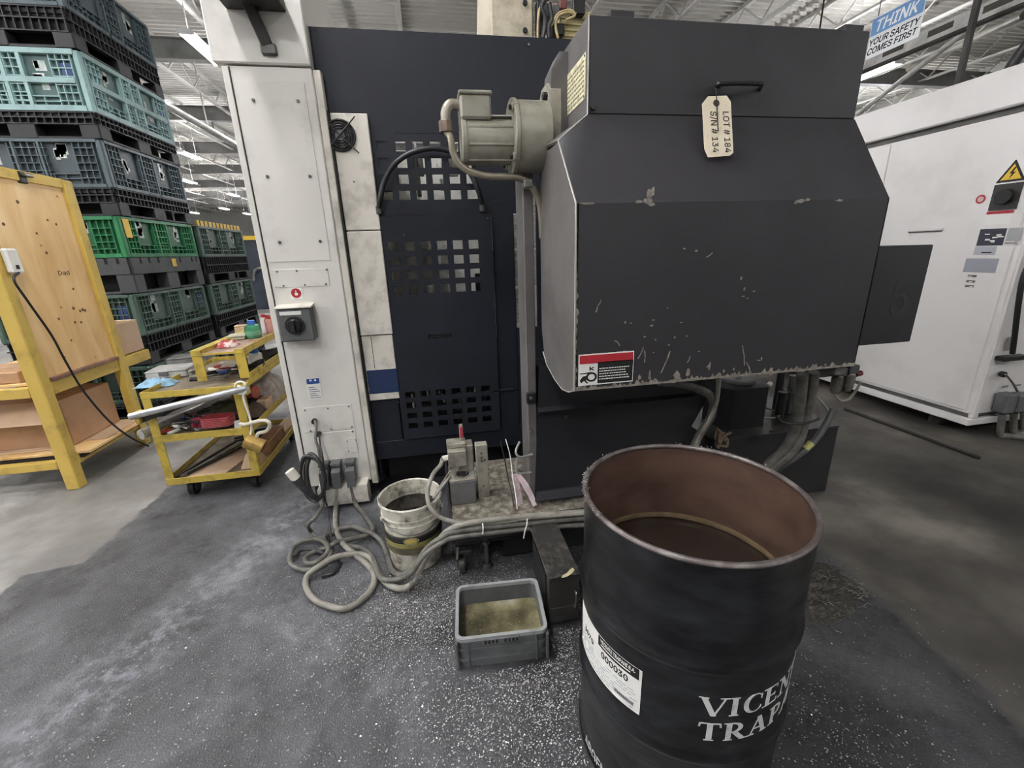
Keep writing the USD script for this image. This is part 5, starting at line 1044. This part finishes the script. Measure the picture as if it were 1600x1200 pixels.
# far dark machine beyond the bins
p, q = Y(379,478,15), Y(428,373,15)
fm = thing('dark_machine', 'dark navy machine standing far beyond the lower bin stack', 'machine', ((p[0]+q[0])/2, 15.6, 0))
part(fm, 'housing', box((p[0]-1.2,15,0), (q[0]+.8,17,q[2]), .02), mat('far_navy', S(58,66,80), .5, scale=1.5))
part(fm, 'door_line', box((p[0]+.25,14.985,.1), (p[0]+.28,15.002,q[2]-.1), .003), INK)
part(fm, 'yellow_strip', box((p[0]-1.1,14.98,q[2]-.02), (q[0]+.6,15.01,q[2]+.10), .004), YEL)
part(fm, 'control_arm', tube([(p[0]+.5,14.95,.9), (p[0]+.6,14.9,1.2), (p[0]+.9,14.9,1.3)], .04, 8), SILV)

# ================================================================== YELLOW WORKBENCH
YEL_P = mat('bench_yellow', S(208,178,88), .5, dirt=S(156,128,66), amount=.16, scale=8, var=.05, bump=.15, bscale=60)
PLY = usdkit.material(stage, '/World/Looks/plywood_knotty', {'g': ('geometry', {}), 'mp': ('mapping', {'mapping_type': 'point', 'scale': (1, 1, .22)}), 'n': ('noise_texture', {'scale': 7, 'detail': 6, 'distortion': .5}),
    'r': ('rgb_ramp', {'ramp': [(.3, S(214,170,108)), (.5, S(234,196,138)), (.72, S(245,216,166))]}), 'v': ('voronoi_texture', {'scale': 6.5}), 'kr': ('rgb_ramp', {'ramp': [(.05, (1,1,1)), (.085, (0,0,0))]}), 'mx': ('mix_color', {'b': S(120,74,40)}), 'p': ('principled_bsdf', {'roughness': .55})},
    [('g.position','mp.vector'), ('mp.vector','n.vector'), ('n.fac','r.fac'), ('g.position','v.vector'), ('v.distance','kr.fac'), ('kr.color','mx.fac'), ('r.color','mx.a'), ('mx.result','p.base_color')], surface='p.BSDF')
CARD = mat('cardboard', S(190,152,118), .7, dirt=S(168,130,98), amount=.3, scale=4, var=.05)
CARDL = mat('cardboard_pale', S(206,178,150), .7, dirt=S(186,154,124), amount=.25, scale=4, var=.05)
wb = thing('workbench', 'yellow timber workbench with an upright plywood board and two shelves', 'workbench', (-3.0, 3.4, 0))
part(wb, 'post', box((-2.665,3.215,0), (-2.58,3.292,2.14), .006), YEL_P)
part(wb, 'post', box((-2.64,3.955,0), (-2.575,4.04,2.12), .006), YEL_P)
part(wb, 'post', box((-3.46,3.20,0), (-3.37,3.29,.80), .006), YEL_P); part(wb, 'post', box((-3.46,4.26,0), (-3.37,4.35,.80), .006), YEL_P)
for z0, z1 in ((.685,.775), (.165,.235)):
    for y0, y1 in ((3.297,3.953),): part(wb, 'side_rail', box((-2.632,y0,z0), (-2.585,y1,z1), .004), YEL_P)
part(wb, 'side_rail', box((-2.632,4.042,.685), (-2.585,4.37,.775), .004), YEL_P)
for y in (3.215, 4.30):
    for z0, z1 in ((.69,.76), (.165,.225)):
        if y > 4 and z0 < .3: continue
        part(wb, 'cross_rail', box((-3.37,y,z0), (-2.668 if y < 4 else -2.64,y+.05,z1), .004), YEL_P)
for y0, y1 in ((3.27,4.295),): part(wb, 'upper_shelf', box((-3.45,y0,.762), (-2.634,y1,.782), .003), PLY)
part(wb, 'lower_shelf', box((-3.45,3.30,.236), (-2.50,3.95,.256), .003), PLY)
part(wb, 'shelf_underboard', box((-3.40,3.31,.20), (-2.56,3.94,.2355), .003), flat('board_dark', S(44,38,34), .7))
part(wb, 'plywood_board', box((-2.618,3.297,.776), (-2.600,3.953,2.10), .002), PLY, label='knotty plywood board fixed upright')
part(wb, 'board_top_strip', box((-2.622,3.297,2.06), (-2.585,3.953,2.125), .003), YEL_P)
part(wb, 'board_ledge', box((-2.62,3.30,.777), (-2.565,3.95,.80), .003), mat('ledge_brown', S(150,112,96), .6, scale=9))
r = random.Random(6)
for _ in range(14):
    y, z = r.uniform(3.33,3.92), r.uniform(.9,2.0); part(wb, 'knot', cyl((-2.601,y,z), (-2.5985,y,z), r.uniform(.006,.012), 10), flat('knot_brown', S(112,76,46), .7))
m = text('Dad', .03, .0008); o = X(92,430,-2.5992); part(wb, 'scribble', place(fit(m, .10), o, (0,1,0), EZ), HAND, label='small handwritten scribble')
o = X(14,408,-2.575)
ob = thing('outlet_box', 'white outlet box on the workbench post with a long trailing black cord', 'outlet', o)
part(ob, 'box', box(o+[-.0,-.045,-.075], o+[.035,.045,.075], .01), WHITE); part(ob, 'socket_hole', box(o+[.034,-.012,-.05], o+[.037,.012,-.025], .001), INK)
part(ob, 'cord', tube([o+[.03,0,-.07]]+[X(u, v, xx) for (u, v, xx) in ((22,438,-2.53),(43,470,-2.53),(80,523,-2.53),(100,560,-2.53),(123,600,-2.53),(143,627,-2.53),(173,660,-2.50),(205,684,-2.45),(232,697,-2.42))], .007, 8), BLK, label='thin black cord trailing down across the workbench')
o = X(32,279,-2.60)
cl_ = thing('spring_clip', 'black spring clip gripping the top edge of the plywood board', 'clip', o)
part(cl_, 'jaw', box(o+[-.03,-.03,-.03], o+[.02,.03,.045], .006), BLK); part(cl_, 'lever', box(o+[.018,-.02,.01], o+[.05,.05,.035], .006), SCREW)
# cartons on the bench
def carton(label, x0, x1, y0, y1, z0, z1, m, flaps=False):
    t = thing('cardboard_box', label, 'box', ((x0+x1)/2, (y0+y1)/2, z0))
    part(t, 'body', box((x0,y0,z0), (x1,y1,z1), .006), m)
    part(t, 'tape', box((x0+.002,(y0+y1)/2-.025,z1-.0005), (x1-.002,(y0+y1)/2+.025,z1+.001), .0003), mat('tape_tan', S(176,140,100), .35))
    if flaps:
        part(t, 'flap', hull([(x0-.02,y0,z1), (x1+.005,y0,z1), (x0-.03,y0-.14,z1-.12), (x1,y0-.14,z1-.12), (x0-.02,y0,z1+.006), (x1+.005,y0,z1+.006), (x0-.03,y0-.145,z1-.116), (x1,y0-.145,z1-.116)]), CARDL)
    return t
carton('tan carton on the far end of the workbench upper shelf', -3.02, -2.60, 4.06, 4.345, .783, 1.05, CARDL)
carton('large open carton standing on the workbench lower shelf', -3.25, -2.68, 3.42, 3.92, .258, .60, CARD, True)
carton('low carton on the near end of the workbench upper shelf', -3.20, -2.74, 3.28, 3.62, .783, .86, CARD)
o = X(178,499,-2.75); single('paper_roll', 'short brown roll lying on the carton at the bench end', 'roll', cyl((-2.90,4.18,1.083), (-2.68,4.14,1.083), .032, 16), CARD)
single('loose_sheets', 'loose planks pushed under the workbench lower shelf', 'planks', join([box((-3.3,3.32,.10), (-2.52,3.80,.125), .003), box((-3.3,3.36,.126), (-2.60,3.72,.15), .003)])if False else join([box((-3.2,3.36,.258), (-2.76,3.41,.27), .002), box((-2.66,3.5,.257), (-2.52,3.9,.266), .002)]), CARDL)

# ================================================================== YELLOW CART AND WHAT LIES ON IT
CARTY = mat('cart_yellow', S(192,168,72), .5, dirt=S(112,92,46), amount=.22, scale=14, var=.08)
ct_ = thing('utility_cart', 'yellow steel utility cart on black casters loaded with tools', 'cart', (-1.52, 3.35, 0))
cx0, cx1, cy0, cy1 = -1.81, -1.245, 2.86, 3.82
cpost = lambda x, y, z0, z1, w=.05: part(ct_, 'post', join([box((x-w/2,y-.003,z0), (x+w/2,y+.004,z1), .002), box((x-.003 if x > -1.5 else x-w/2,y,z0), (x+w/2 if x > -1.5 else x-w/2+.006,y+w,z1), .002)]), CARTY)
cpost(cx0+.025, cy0, .135, .765); cpost(cx1-.025, cy0, .135, .78); cpost(cx0+.025, cy1-.05, .135, .765); cpost(cx1-.025, cy1-.05, .135, .97)
for z0, z1 in ((.125,.172), (.430,.478), (.722,.764)):
    part(ct_, 'front_rail', box((cx0,cy0-.006,z0), (cx1,cy0-.001,z1), .002), CARTY); part(ct_, 'back_rail', box((cx0,cy1,z0), (cx1,cy1+.005,z1), .002), CARTY)
    part(ct_, 'side_rail', box((cx1-.004,cy0,z0), (cx1+.002,cy1,z1), .002), CARTY); part(ct_, 'side_rail', box((cx0-.002,cy0,z0), (cx0+.004,cy1,z1), .002), CARTY)
    part(ct_, 'shelf', box((cx0+.006,cy0+.002,z0+.008), (cx1-.006,cy1-.002,z0+.014), .001), mat('cart_shelf', S(140,126,104), .5, dirt=S(80,72,64), amount=.35, scale=9))
# raised caddy frame
kx0, kx1, ky0, ky1 = -1.56, -1.245, 3.02, 3.82
for (x, y) in ((kx0+.03,ky0), (kx1-.03,ky0), (kx0+.03,ky1-.03), (kx1-.03,ky1-.03)): part(ct_, 'caddy_post', box((x-.03,y,.766), (x+.03,y+.01,.965), .002), CARTY)
part(ct_, 'caddy_rail', box((kx0,ky0-.004,.935), (kx0+.06,ky1,.972), .002), CARTY); part(ct_, 'caddy_rail', box((kx1-.006,ky0-.004,.925), (kx1+.003,ky1,.972), .002), CARTY)
part(ct_, 'caddy_rail', box((kx1-.006,ky0-.004,.766), (kx1+.003,ky1,.80), .002), CARTY)
part(ct_, 'caddy_tray', box((kx0+.005,ky0,.938), (kx1-.007,ky1,.946), .001), mat('caddy_tray', S(170,140,120), .5, scale=12))
part(ct_, 'caddy_front', box((kx0+.06,ky0-.004,.936), (kx1-.006,ky0,.95), .001), CARTY)
h0c, h1c = Y(203,651,2.80), Y(386,606,2.80)
hd = part(ct_, 'handle', cyl(h0c, h1c, .021, 20), mat('handle_alu', S(202,204,208), .3, metal=.7, scale=20), label='silver tube handle')
for p in (h0c+[.03,0,0], h1c-[.02,0,0]): part(ct_, 'handle_bracket', box(p+[-.012,0,-.05], p+[.012,.062,.022], .003), CARTY, sub=hd)
for (x, y) in ((cx0+.10,cy0+.08), (cx1-.07,cy0+.08), (cx0+.10,cy1-.08), (cx1-.07,cy1-.08)):
    k = part(ct_, 'caster', cyl((x-.018,y+.01,.055), (x+.018,y+.01,.055), .055, 24), flat('caster_black', S(22,22,23), .5), label='black caster')
    part(ct_, 'caster_fork', join([box((x-.028,y-.02,.04), (x-.022,y+.03,.126), .002), box((x+.022,y-.02,.04), (x+.028,y+.03,.126), .002), box((x-.035,y-.03,.118), (x+.035,y+.04,.125), .002)]), DARKST, sub=k)
# things on top shelf
def on(u, v, z): return Z(u, v, z)
r = random.Random(21)
def crumple(c, w, d, h, seed, n=14, rz=0):
    r = np.random.RandomState(seed); g = []
    for i in range(n):
        row = []
        for j in range(n):
            x, y = (i/(n-1)-.5), (j/(n-1)-.5); e = max(0, 1-(2*x)**4)*max(0, 1-(2*y)**4)
            z = e*h*(.35+.65*meshkit.noise(np.array([[i*.55+seed*7, j*.55, 0]]), seed)[0])
            X_, Y_ = x*w*(1+.12*r.randn()*.4), y*d*(1+.12*r.randn()*.4)
            row.append((c[0]+X_*math.cos(rz)-Y_*math.sin(rz), c[1]+X_*math.sin(rz)+Y_*math.cos(rz), c[2]+.002+z))
        g.append(row)
    return sheet(g)
p = on(238,603,.74); single('blue_rag', 'crumpled pale blue rag on the cart top shelf', 'rag', crumple((p[0]+.02,p[1]+.02,.738), .22, .12, .05, 3), mat('rag_blue', S(150,194,220), .8, scale=20), smooth=60)
def case(name, label, cat, u, v, z, sx, sy, sz, m, rz=0.0, lid=True, base=None):
    c = on(u, v, z); t = thing(name, label, cat, (c[0],c[1],z))
    part(t, 'body', obox((c[0],c[1],z+sz*.4), (sx,sy,sz*.8), rz, .006), m)
    if lid: part(t, 'lid', obox((c[0],c[1],z+sz*.9), (sx*1.02,sy*1.02,sz*.2), rz, .005), m)
    return t, c
TOPZ = .738
t, c = case('tool_case', 'pale grey flat tool case on the cart top shelf', 'case', 272, 585, TOPZ, .25, .22, .055, mat('case_pale', S(196,196,194), .4, scale=9), .1)
part(t, 'latch', box((c[0]-.03,c[1]-.122,TOPZ+.02), (c[0]+.03,c[1]-.112,TOPZ+.05), .003), GREYP)
t, c = case('metal_tray', 'dull metal box behind the pale tool case on the cart', 'box', 301, 566, TOPZ, .28, .18, .06, mat('dull_metal', S(150,150,150), .35, metal=.5, scale=9), .1)
p = on(312,590,TOPZ)
vs = thing('clamp', 'small silver clamp beside the pale tool case on the cart', 'clamp', (p[0],p[1],TOPZ))
part(vs, 'jaw', tube([p+[-.05,0,.02], p+[-.05,.0,.05], p+[0,0,.06], p+[.04,0,.045], p+[.04,0,.02]], .010, 8), SILV); part(vs, 'screw_bar', cyl(p+[-.06,.0,.012], p+[.09,.03,.012], .009, 10), SILV)
def tools(n, pts, z, seed, grp, names):
    place_ = 'heaped under the raised cart tray' if z > .6 else 'strewn on the cart middle shelf'
    r = random.Random(seed)
    for i in range(n):
        (u, v) = pts[i % len(pts)]; c = on(u+r.uniform(-5,5), v+r.uniform(-3,3), z); a = r.uniform(-.6,1.6); L = r.uniform(.10,.22); d = np.array([math.cos(a), math.sin(a), 0])
        nm, lab, hm = names[i]; lab = lab+' '+place_; grp = None; zc = z+.012+.013*(i//3)
        t = thing(nm, lab, nm.replace('_', ' '), (c[0],c[1],zc-.012), grp)
        p0, p1 = np.array([c[0],c[1],zc])-d*L/2, np.array([c[0],c[1],zc])+d*L/2
        part(t, 'handle', cyl(p0, p0+d*L*.45, .012, 10), hm)
        if nm == 'wrench': part(t, 'jaw', join([beam(p0+d*L*.4, p1, .014, .008), obox(p1, (.036,.036,.012), a, .004)]), SILV)
        elif nm == 'screwdriver': part(t, 'shaft', cyl(p0+d*L*.45, p1, .005, 8), SILV)
        else: part(t, 'jaw', join([beam(p0+d*L*.4, p1+[.012,0,0], .010, .010), beam(p0+d*L*.4, p1-[.012,0,0], .010, .010)]), DARKST)
TRED, TBLU = flat('tool_red', S(160,50,48), .4), flat('tool_blue', S(46,80,150), .4)
NM = [('wrench', 'bare silver wrench', SILV), ('pliers', 'black handled pliers', BLK), ('screwdriver', 'white handled screwdriver', WHITE), ('pliers', 'red handled pliers', TRED), ('screwdriver', 'red handled screwdriver', TRED), ('wrench', 'black handled wrench', BLK), ('screwdriver', 'black handled screwdriver', BLK), ('pliers', 'blue handled pliers', TBLU), ('wrench', 'white handled wrench', WHITE)]
tools(9, [(345,590), (355,586), (340,583), (362,580), (350,578), (330,597)], TOPZ, 31, 'hand tools under the raised tray', NM)
p = on(415,575,TOPZ)
single('black_roll', 'black padded roll at the far end under the raised cart tray', 'roll', cyl((p[0]-.06,3.60,TOPZ+.05), (p[0]+.06,3.78,TOPZ+.05), .048, 18), BLK)
jug = thing('small_jug', 'white jug with a blue cap under the raised cart tray', 'jug', (-1.36,3.46,TOPZ)); part(jug, 'body', obox((-1.36,3.46,TOPZ+.055), (.09,.09,.11), .2, .015), WHITE); part(jug, 'cap', cyl((-1.36,3.46,TOPZ+.11), (-1.36,3.46,TOPZ+.14), .03, 14), flat('cap_blue', S(52,108,190), .4))
single('wire_bundle', 'black loop of wire hanging by the raised cart tray', 'wire', tube([(-1.33+.07*math.cos(t)*(1+.1*k), 3.28+.1*math.sin(t), TOPZ+.03+.012*k+.02*math.sin(2*t)) for k in range(3) for t in np.linspace(0, 5.6, 9)], .008, 8), BLK)
TRZ_ = .947
p = on(356,541,TRZ_)
single('red_packet', 'crumpled red and white packet on the raised cart tray', 'packet', crumple((p[0],p[1],TRZ_), .12, .12, .05, 5), mat('packet_red', S(168,52,52), .35, dirt=S(220,206,200), amount=.42, scale=22, sharp=.06), smooth=60)
t, c = case('pad', 'pale flat pad on the raised cart tray', 'pad', 372, 529, TRZ_, .12, .16, .03, mat('pad_cream', S(206,200,176), .6), .2)
t, c = case('small_box', 'small tan box behind the green bottle on the cart', 'box', 378, 519, TRZ_, .08, .08, .06, CARDL, .1)
p = np.array([-1.375,3.56,TRZ_])
bt = thing('bottle', 'green bottle with a blue cap on the raised cart tray', 'bottle', p)
part(bt, 'body', lathe([(0,0), (.05,0), (.055,.006), (.055,.075), (.05,.09), (.03,.10), (.0,.10)], p, 20), mat('bottle_green', S(72,150,110), .3, scale=20)); part(bt, 'label', lathe([(.0556,.02), (.0562,.02), (.0562,.055), (.0556,.055)], p, 20), mat('label_pale_green', S(120,178,144), .4), sub=None); part(bt, 'cap', cyl(p+[0,0,.10], p+[0,0,.132], .027, 16), flat('cap_blue', (0,0,0)))
for i, (dx, dy, m_, lab) in enumerate(((.07,.15,flat('can_red', S(150,54,50), .4),'red can at the far end of the raised cart tray'), (.095,.09,mat('bottle_pink', S(206,150,140), .3),'pinkish bottle next to the red can on the cart'), (.02,.20,flat('can_white', S(220,220,218), .4),'white spray can behind the green bottle'))):
    q = p+[dx,dy,0]; t = thing(['red_can','pink_bottle','spray_can'][i], lab, ['can','bottle','can'][i], q)
    part(t, 'body', lathe([(0,0), (.026,0), (.028,.004), (.028,.11), (.02,.125), (0,.125)], q, 18), m_); part(t, 'cap', cyl(q+[0,0,.125], q+[0,0,.15], .016, 14), [INK, RED, RED][i])
# middle shelf
MZ = .446
a, b = on(243,672,MZ), on(330,622,MZ)
single('steel_tube', 'long pale steel tube lying on the cart middle shelf', 'tube', prism(Point(0,0).buffer(.034, 12).difference(Point(0,0).buffer(.029, 12)), (a[0]+.03,a[1]+.03,MZ+.036), np.cross([0,0,1], (b-a)/np.linalg.norm(b-a))*-1, EZ, -.62) if False else join([tube([np.array([a[0]+.02,cy0+.03,MZ+.036]), np.array([a[0]+.26,cy0+.82,MZ+.036])], .034, 18, smooth=False), cyl((a[0]+.0195,cy0+.0285,MZ+.036), (a[0]+.0205,cy0+.0302,MZ+.036), .028, 16)]), mat('tube_alu', S(188,186,182), .35, metal=.6, scale=20))
p = on(333,668,MZ)
rh = thing('red_hose_pack', 'flat red coiled hose pack on the cart middle shelf', 'hose', (-1.46,3.0,MZ))
part(rh, 'pack', prism(rr(.19,.10,.048), (-1.47,2.965,MZ+.03), EX, (0,1,0), .062), mat('hose_red', S(178,56,66), .4, dirt=S(120,40,46), amount=.3, scale=20))
part(rh, 'grooves', join([tube([(x, y, MZ+.034+.011*k) for x, y in list(rr(.194,.104,.05).exterior.coords) for (x, y) in [(x-1.47, y+2.965)]], .004, 6, smooth=False) for k in range(6)]), mat('hose_red_light', S(204,92,98), .4), kind='stuff')
single('green_rag', 'dark green rag on the cart middle shelf above the red hose', 'rag', crumple((-1.50,3.16,MZ+.05), .20, .16, .09, 8), mat('rag_green', S(58,66,46), .8, dirt=S(92,90,64), amount=.35, scale=26), smooth=60)
single('brown_rag', 'oily brown rag on the cart middle shelf by the corner post', 'rag', crumple((-1.36,3.12,MZ+.03), .22, .16, .10, 9), mat('rag_brown', S(70,58,50), .8, dirt=S(110,84,74), amount=.3, scale=22), smooth=60)
single('pink_cylinder', 'dusty red cylinder lying high on the cart middle shelf', 'cylinder', cyl((-1.50,3.34,MZ+.14), (-1.34,3.30,MZ+.14), .05, 18), mat('cyl_red', S(186,96,84), .5, scale=14))
single('support_block', 'dark block under the dusty red cylinder on the cart', 'block', box((-1.52,3.26,MZ), (-1.32,3.38,MZ+.089), .004), DARKST)
single('pink_cloth', 'bright pink cloth scrap among tools on the cart', 'cloth', crumple((-1.63,3.05,MZ), .09, .08, .08, 11), mat('cloth_pink', S(190,50,90), .6), smooth=60)
tools(9, [(290,668), (298,660), (282,672), (306,655), (270,678), (300,672)], MZ, 41, 'loose tools on the middle shelf', NM)
single('cable_tangle', 'tangle of black cables on the cart middle shelf behind the red hose pack', 'cable', join([tube([(-1.72+.07*i+r.uniform(-.05,.05), 2.98+.09*k+r.uniform(-.03,.03), MZ+.012+r.uniform(0,.07)) for i in range(6)], .008, 6) for k in range(5)]), BLK)
single('white_card', 'small white card leaning on the red hose pack', 'card', hull([(-1.37,2.93,MZ), (-1.30,2.95,MZ), (-1.31,2.96,MZ+.06), (-1.37,2.95,MZ+.05), (-1.37,2.932,MZ), (-1.30,2.952,MZ)]), WHITE)
carton('small tan box on the cart middle shelf right side', -1.33, -1.26, 3.22, 3.36, MZ, MZ+.09, CARDL)
bag = single('plastic_bag', 'crumpled clear plastic bag at the far end of the cart middle shelf', 'bag', crumple((-1.40,3.60,MZ), .30, .34, .24, 15, 20), usdkit.material(stage, '/World/Looks/bag_film', {'t': ('transparent_bsdf', {}), 'p': ('principled_bsdf', {'base_color': S(214,204,198), 'roughness': .25}), 'm': ('mix_closure', {'fac': .62})}, [('t.BSDF','m.closure1'), ('p.BSDF','m.closure2')], surface='m.closure'), smooth=60)
# lower shelf
LZ = .141
single('cardboard_sheet', 'folded cardboard sheet on the cart lower shelf', 'cardboard', join([hull([(-1.72,2.89,LZ), (-1.48,2.89,LZ), (-1.36,3.5,LZ), (-1.56,3.5,LZ), (-1.72,2.89,LZ+.008), (-1.48,2.89,LZ+.008), (-1.36,3.5,LZ+.008), (-1.56,3.5,LZ+.008)]), hull([(-1.40,2.95,LZ), (-1.28,2.95,LZ), (-1.28,3.1,LZ+.0), (-1.36,2.97,LZ+.10), (-1.29,3.0,LZ+.13), (-1.40,2.956,LZ)])]), CARDL)
for k, (x0, y0, x1, y1) in enumerate(((-1.77,2.90,-1.56,3.62), (-1.745,2.90,-1.50,3.5), (-1.72,2.93,-1.47,3.4))):
    single('pry_bar', ['dark pry bar on the cart lower shelf, leftmost of three', 'dark pry bar on the cart lower shelf, middle of three', 'dark pry bar on the cart lower shelf, rightmost of three'][k], 'bar', beam((x0,y0,LZ+.02), (x1,y1,LZ+.02), .018, .014), [DARKST, SILV, DARKST][k])
drl = thing('drill', 'dark blue power drill on the cart lower shelf', 'drill', (-1.42,3.4,LZ)); part(drl, 'body', tube([(-1.52,3.36,LZ+.07), (-1.46,3.38,LZ+.07), (-1.36,3.42,LZ+.07)], [.03,.05,.048], 14), flat('drill_blue', S(30,38,66), .45)); part(drl, 'grip', box((-1.40,3.38,LZ), (-1.35,3.44,LZ+.06), .01), BLK); part(drl, 'chuck', cyl((-1.58,3.34,LZ+.07), (-1.52,3.36,LZ+.07), .02, 12), SCREW)
single('wood_block', 'brown wooden block on the cart lower shelf right side', 'block', box((-1.36,3.14,LZ), (-1.26,3.46,LZ+.11), .005), mat('wood_block', S(150,112,76), .6, dirt=S(96,66,44), amount=.3, scale=12, stretch=(1,.2,1)))
single('plank', 'pale plank across the far end of the cart lower shelf', 'plank', box((-1.36,3.47,LZ), (-1.255,3.80,LZ+.05), .004), mat('plank_pale', S(196,160,112), .6, scale=10, stretch=(1,.2,1)))
# padlock with long shackle on the corner post
q = Y(397,693,2.80)
lk = thing('padlock', 'brass padlock with a long pale shackle hanging on the cart corner post', 'padlock', q)
d_ = np.array([.86,0,-.5]); d_ /= np.linalg.norm(d_)
part(lk, 'barrel', cyl(q-d_*.055, q+d_*.06, .046, 28), mat('brass', S(196,162,96), .3, metal=.6, dirt=S(140,110,62), amount=.25, scale=16))
part(lk, 'end_face', cyl(q+d_*.06, q+d_*.063, .036, 24), mat('brass_dark', S(150,124,78), .35, metal=.6))
part(lk, 'shackle', tube([Y(u, v, yy) for (u, v, yy) in ((401,683,2.81),(404,677,2.81),(415,674,2.80),(421,667,2.79),(420,660,2.78),(412,657,2.78),(398,659,2.79),(384,663,2.81),(376,662,2.83))], .0115, 10), flat('shackle_pale', S(216,210,196), .35))
single('white_cable', 'white cable knotted round the cart corner post and hanging down', 'cable', tube([Y(u, v, yy) for (u, v, yy) in ((366,608,2.83),(370,598,2.82),(380,597,2.81),(384,606,2.81),(378,615,2.80),(368,612,2.81),(374,604,2.80),(384,612,2.79),(380,618,2.80),(383,632,2.80),(389,648,2.81),(393,668,2.81),(391,682,2.81))], .0065, 8), WHITE)
single('black_strap', 'flat black strap hooked over the left end of the cart', 'strap', join([beam(Y(214,657,2.83), Y(256,641,2.83), .004, .05), beam(Y(256,641,2.83), Y(300,626,3.2), .004, .05)]), BLK)

# ================================================================== METAL CHIPS AND GRIME ON THE FLOOR
CHIP = mat('chip_metal', S(240,240,238), .2, metal=.5, dirt=S(84,82,80), amount=.36, scale=60, world=True)
nr = np.random.RandomState(17)
def keep(x, y):
    ok = np.ones(len(x), bool)
    ok &= np.hypot(x-DX, y-DYc) > DR+.01
    ok &= ~((np.abs(x-.158) < .195) & (np.abs(y-1.385) < .16)); ok &= ~((x > .34) & (x < .51) & (y > 1.36) & (y < 2.3))
    ok &= np.hypot(x-PC[0], y-PC[1]) > .14
    ok &= ~((x > 1.48) & (x < 2.36) & (y > 1.97)); ok &= y < 2.55
    return ok
def flakes(x, y, s0, s1, lift):
    k = keep(x, y); x, y = x[k], y[k]; n = len(x); s = nr.uniform(s0, s1, n)*(.6+.8*nr.rand(n)); a = nr.rand(n)*6.28; tl = nr.uniform(-.5,.5,(n,2)); z = .001+nr.rand(n)*lift
    q = np.array([[-1,-.65],[1,-.6],[.8,.7],[-.7,.6]]); V = np.zeros((n,4,3))
    for i in range(4):
        u, v = q[i]; V[:,i,0] = x+s*(u*np.cos(a)-v*np.sin(a)); V[:,i,1] = y+s*(u*np.sin(a)+v*np.cos(a)); V[:,i,2] = z+s*np.abs(u*tl[:,0]+v*tl[:,1])*1.2+.0005
    b = np.arange(n)[:,None]*4
    return V.reshape(-1,3), np.concatenate([b+[0,1,2], b+[0,2,3]])
xs, ys_ = [], []
for cx, cy, sx, sy, n in ((.10,1.62,.30,.20,8000), (.25,1.12,.26,.20,8000), (.46,.62,.18,.18,5000), (-.25,1.60,.18,.16,2200), (1.15,.72,.16,.22,900), (-.6,1.9,.4,.4,1500), (-1.0,1.3,.5,.4,1800), (1.0,.35,.3,.2,500), (.7,1.7,.4,.2,900)):
    xs.append(nr.normal(cx, sx, n)); ys_.append(nr.normal(cy, sy, n))
v1 = flakes(np.concatenate(xs), np.concatenate(ys_), .0010, .0029, .005)
v2 = flakes(nr.uniform(-2.2,1.9,7000), nr.uniform(.35,2.6,7000), .0009, .0024, .002)
single('metal_chips', 'glittering metal chips scattered over the dark floor round the tote and drum', 'chips', join([v1, v2]), CHIP, base=(.2,1.2,0), smooth=False, kind='stuff')
g = []; N = 44
pcx, pcy = 1.50, 1.36
for i in range(N):
    row = []
    for j in range(N):
        u, w = i/(N-1)*2-1, j/(N-1)*2-1; e = max(0, 1-(u*u+w*w)*(.75+1.3*meshkit.fbm(np.array([[u*1.7+5, w*1.7, 7.]]), 3)[0]))
        row.append((pcx+u*.36, pcy+w*.26, -.004+e**.8*(.016+.05*meshkit.fbm(np.array([[u*9, w*9, 3.]]), 4)[0])))
    g.append(row)
single('chip_heap', 'low heap of oily chips and swarf on the floor right of the drum', 'swarf', sheet(g), mat('swarf_grime', S(46,43,38), .5, dirt=S(120,116,106), amount=.16, scale=60, var=.3, bump=1.0, bscale=120), smooth=False, kind='stuff')
r = random.Random(33); ms = []
for _ in range(140):
    a, rr_ = r.uniform(0,6.28), r.random()**.6; x, y = pcx+.34*rr_*math.cos(a), pcy+.24*rr_*math.sin(a); L = r.uniform(.02,.06); b = r.uniform(0,6.28); z = .012+.03*(1-rr_**2)
    ms.append(tube([(x+L*t*math.cos(b)+.008*math.cos(9*t+a), y+L*t*math.sin(b)+.008*math.sin(9*t+a), z+.004*math.sin(11*t)) for t in np.linspace(0,1,6)], .0016, 4, smooth=False))
single('curled_swarf', 'thin curled metal shavings tangled on the heap right of the drum', 'swarf', join(ms), mat('swarf_dull', S(120,116,108), .35, metal=.6, scale=30), smooth=False, kind='stuff')
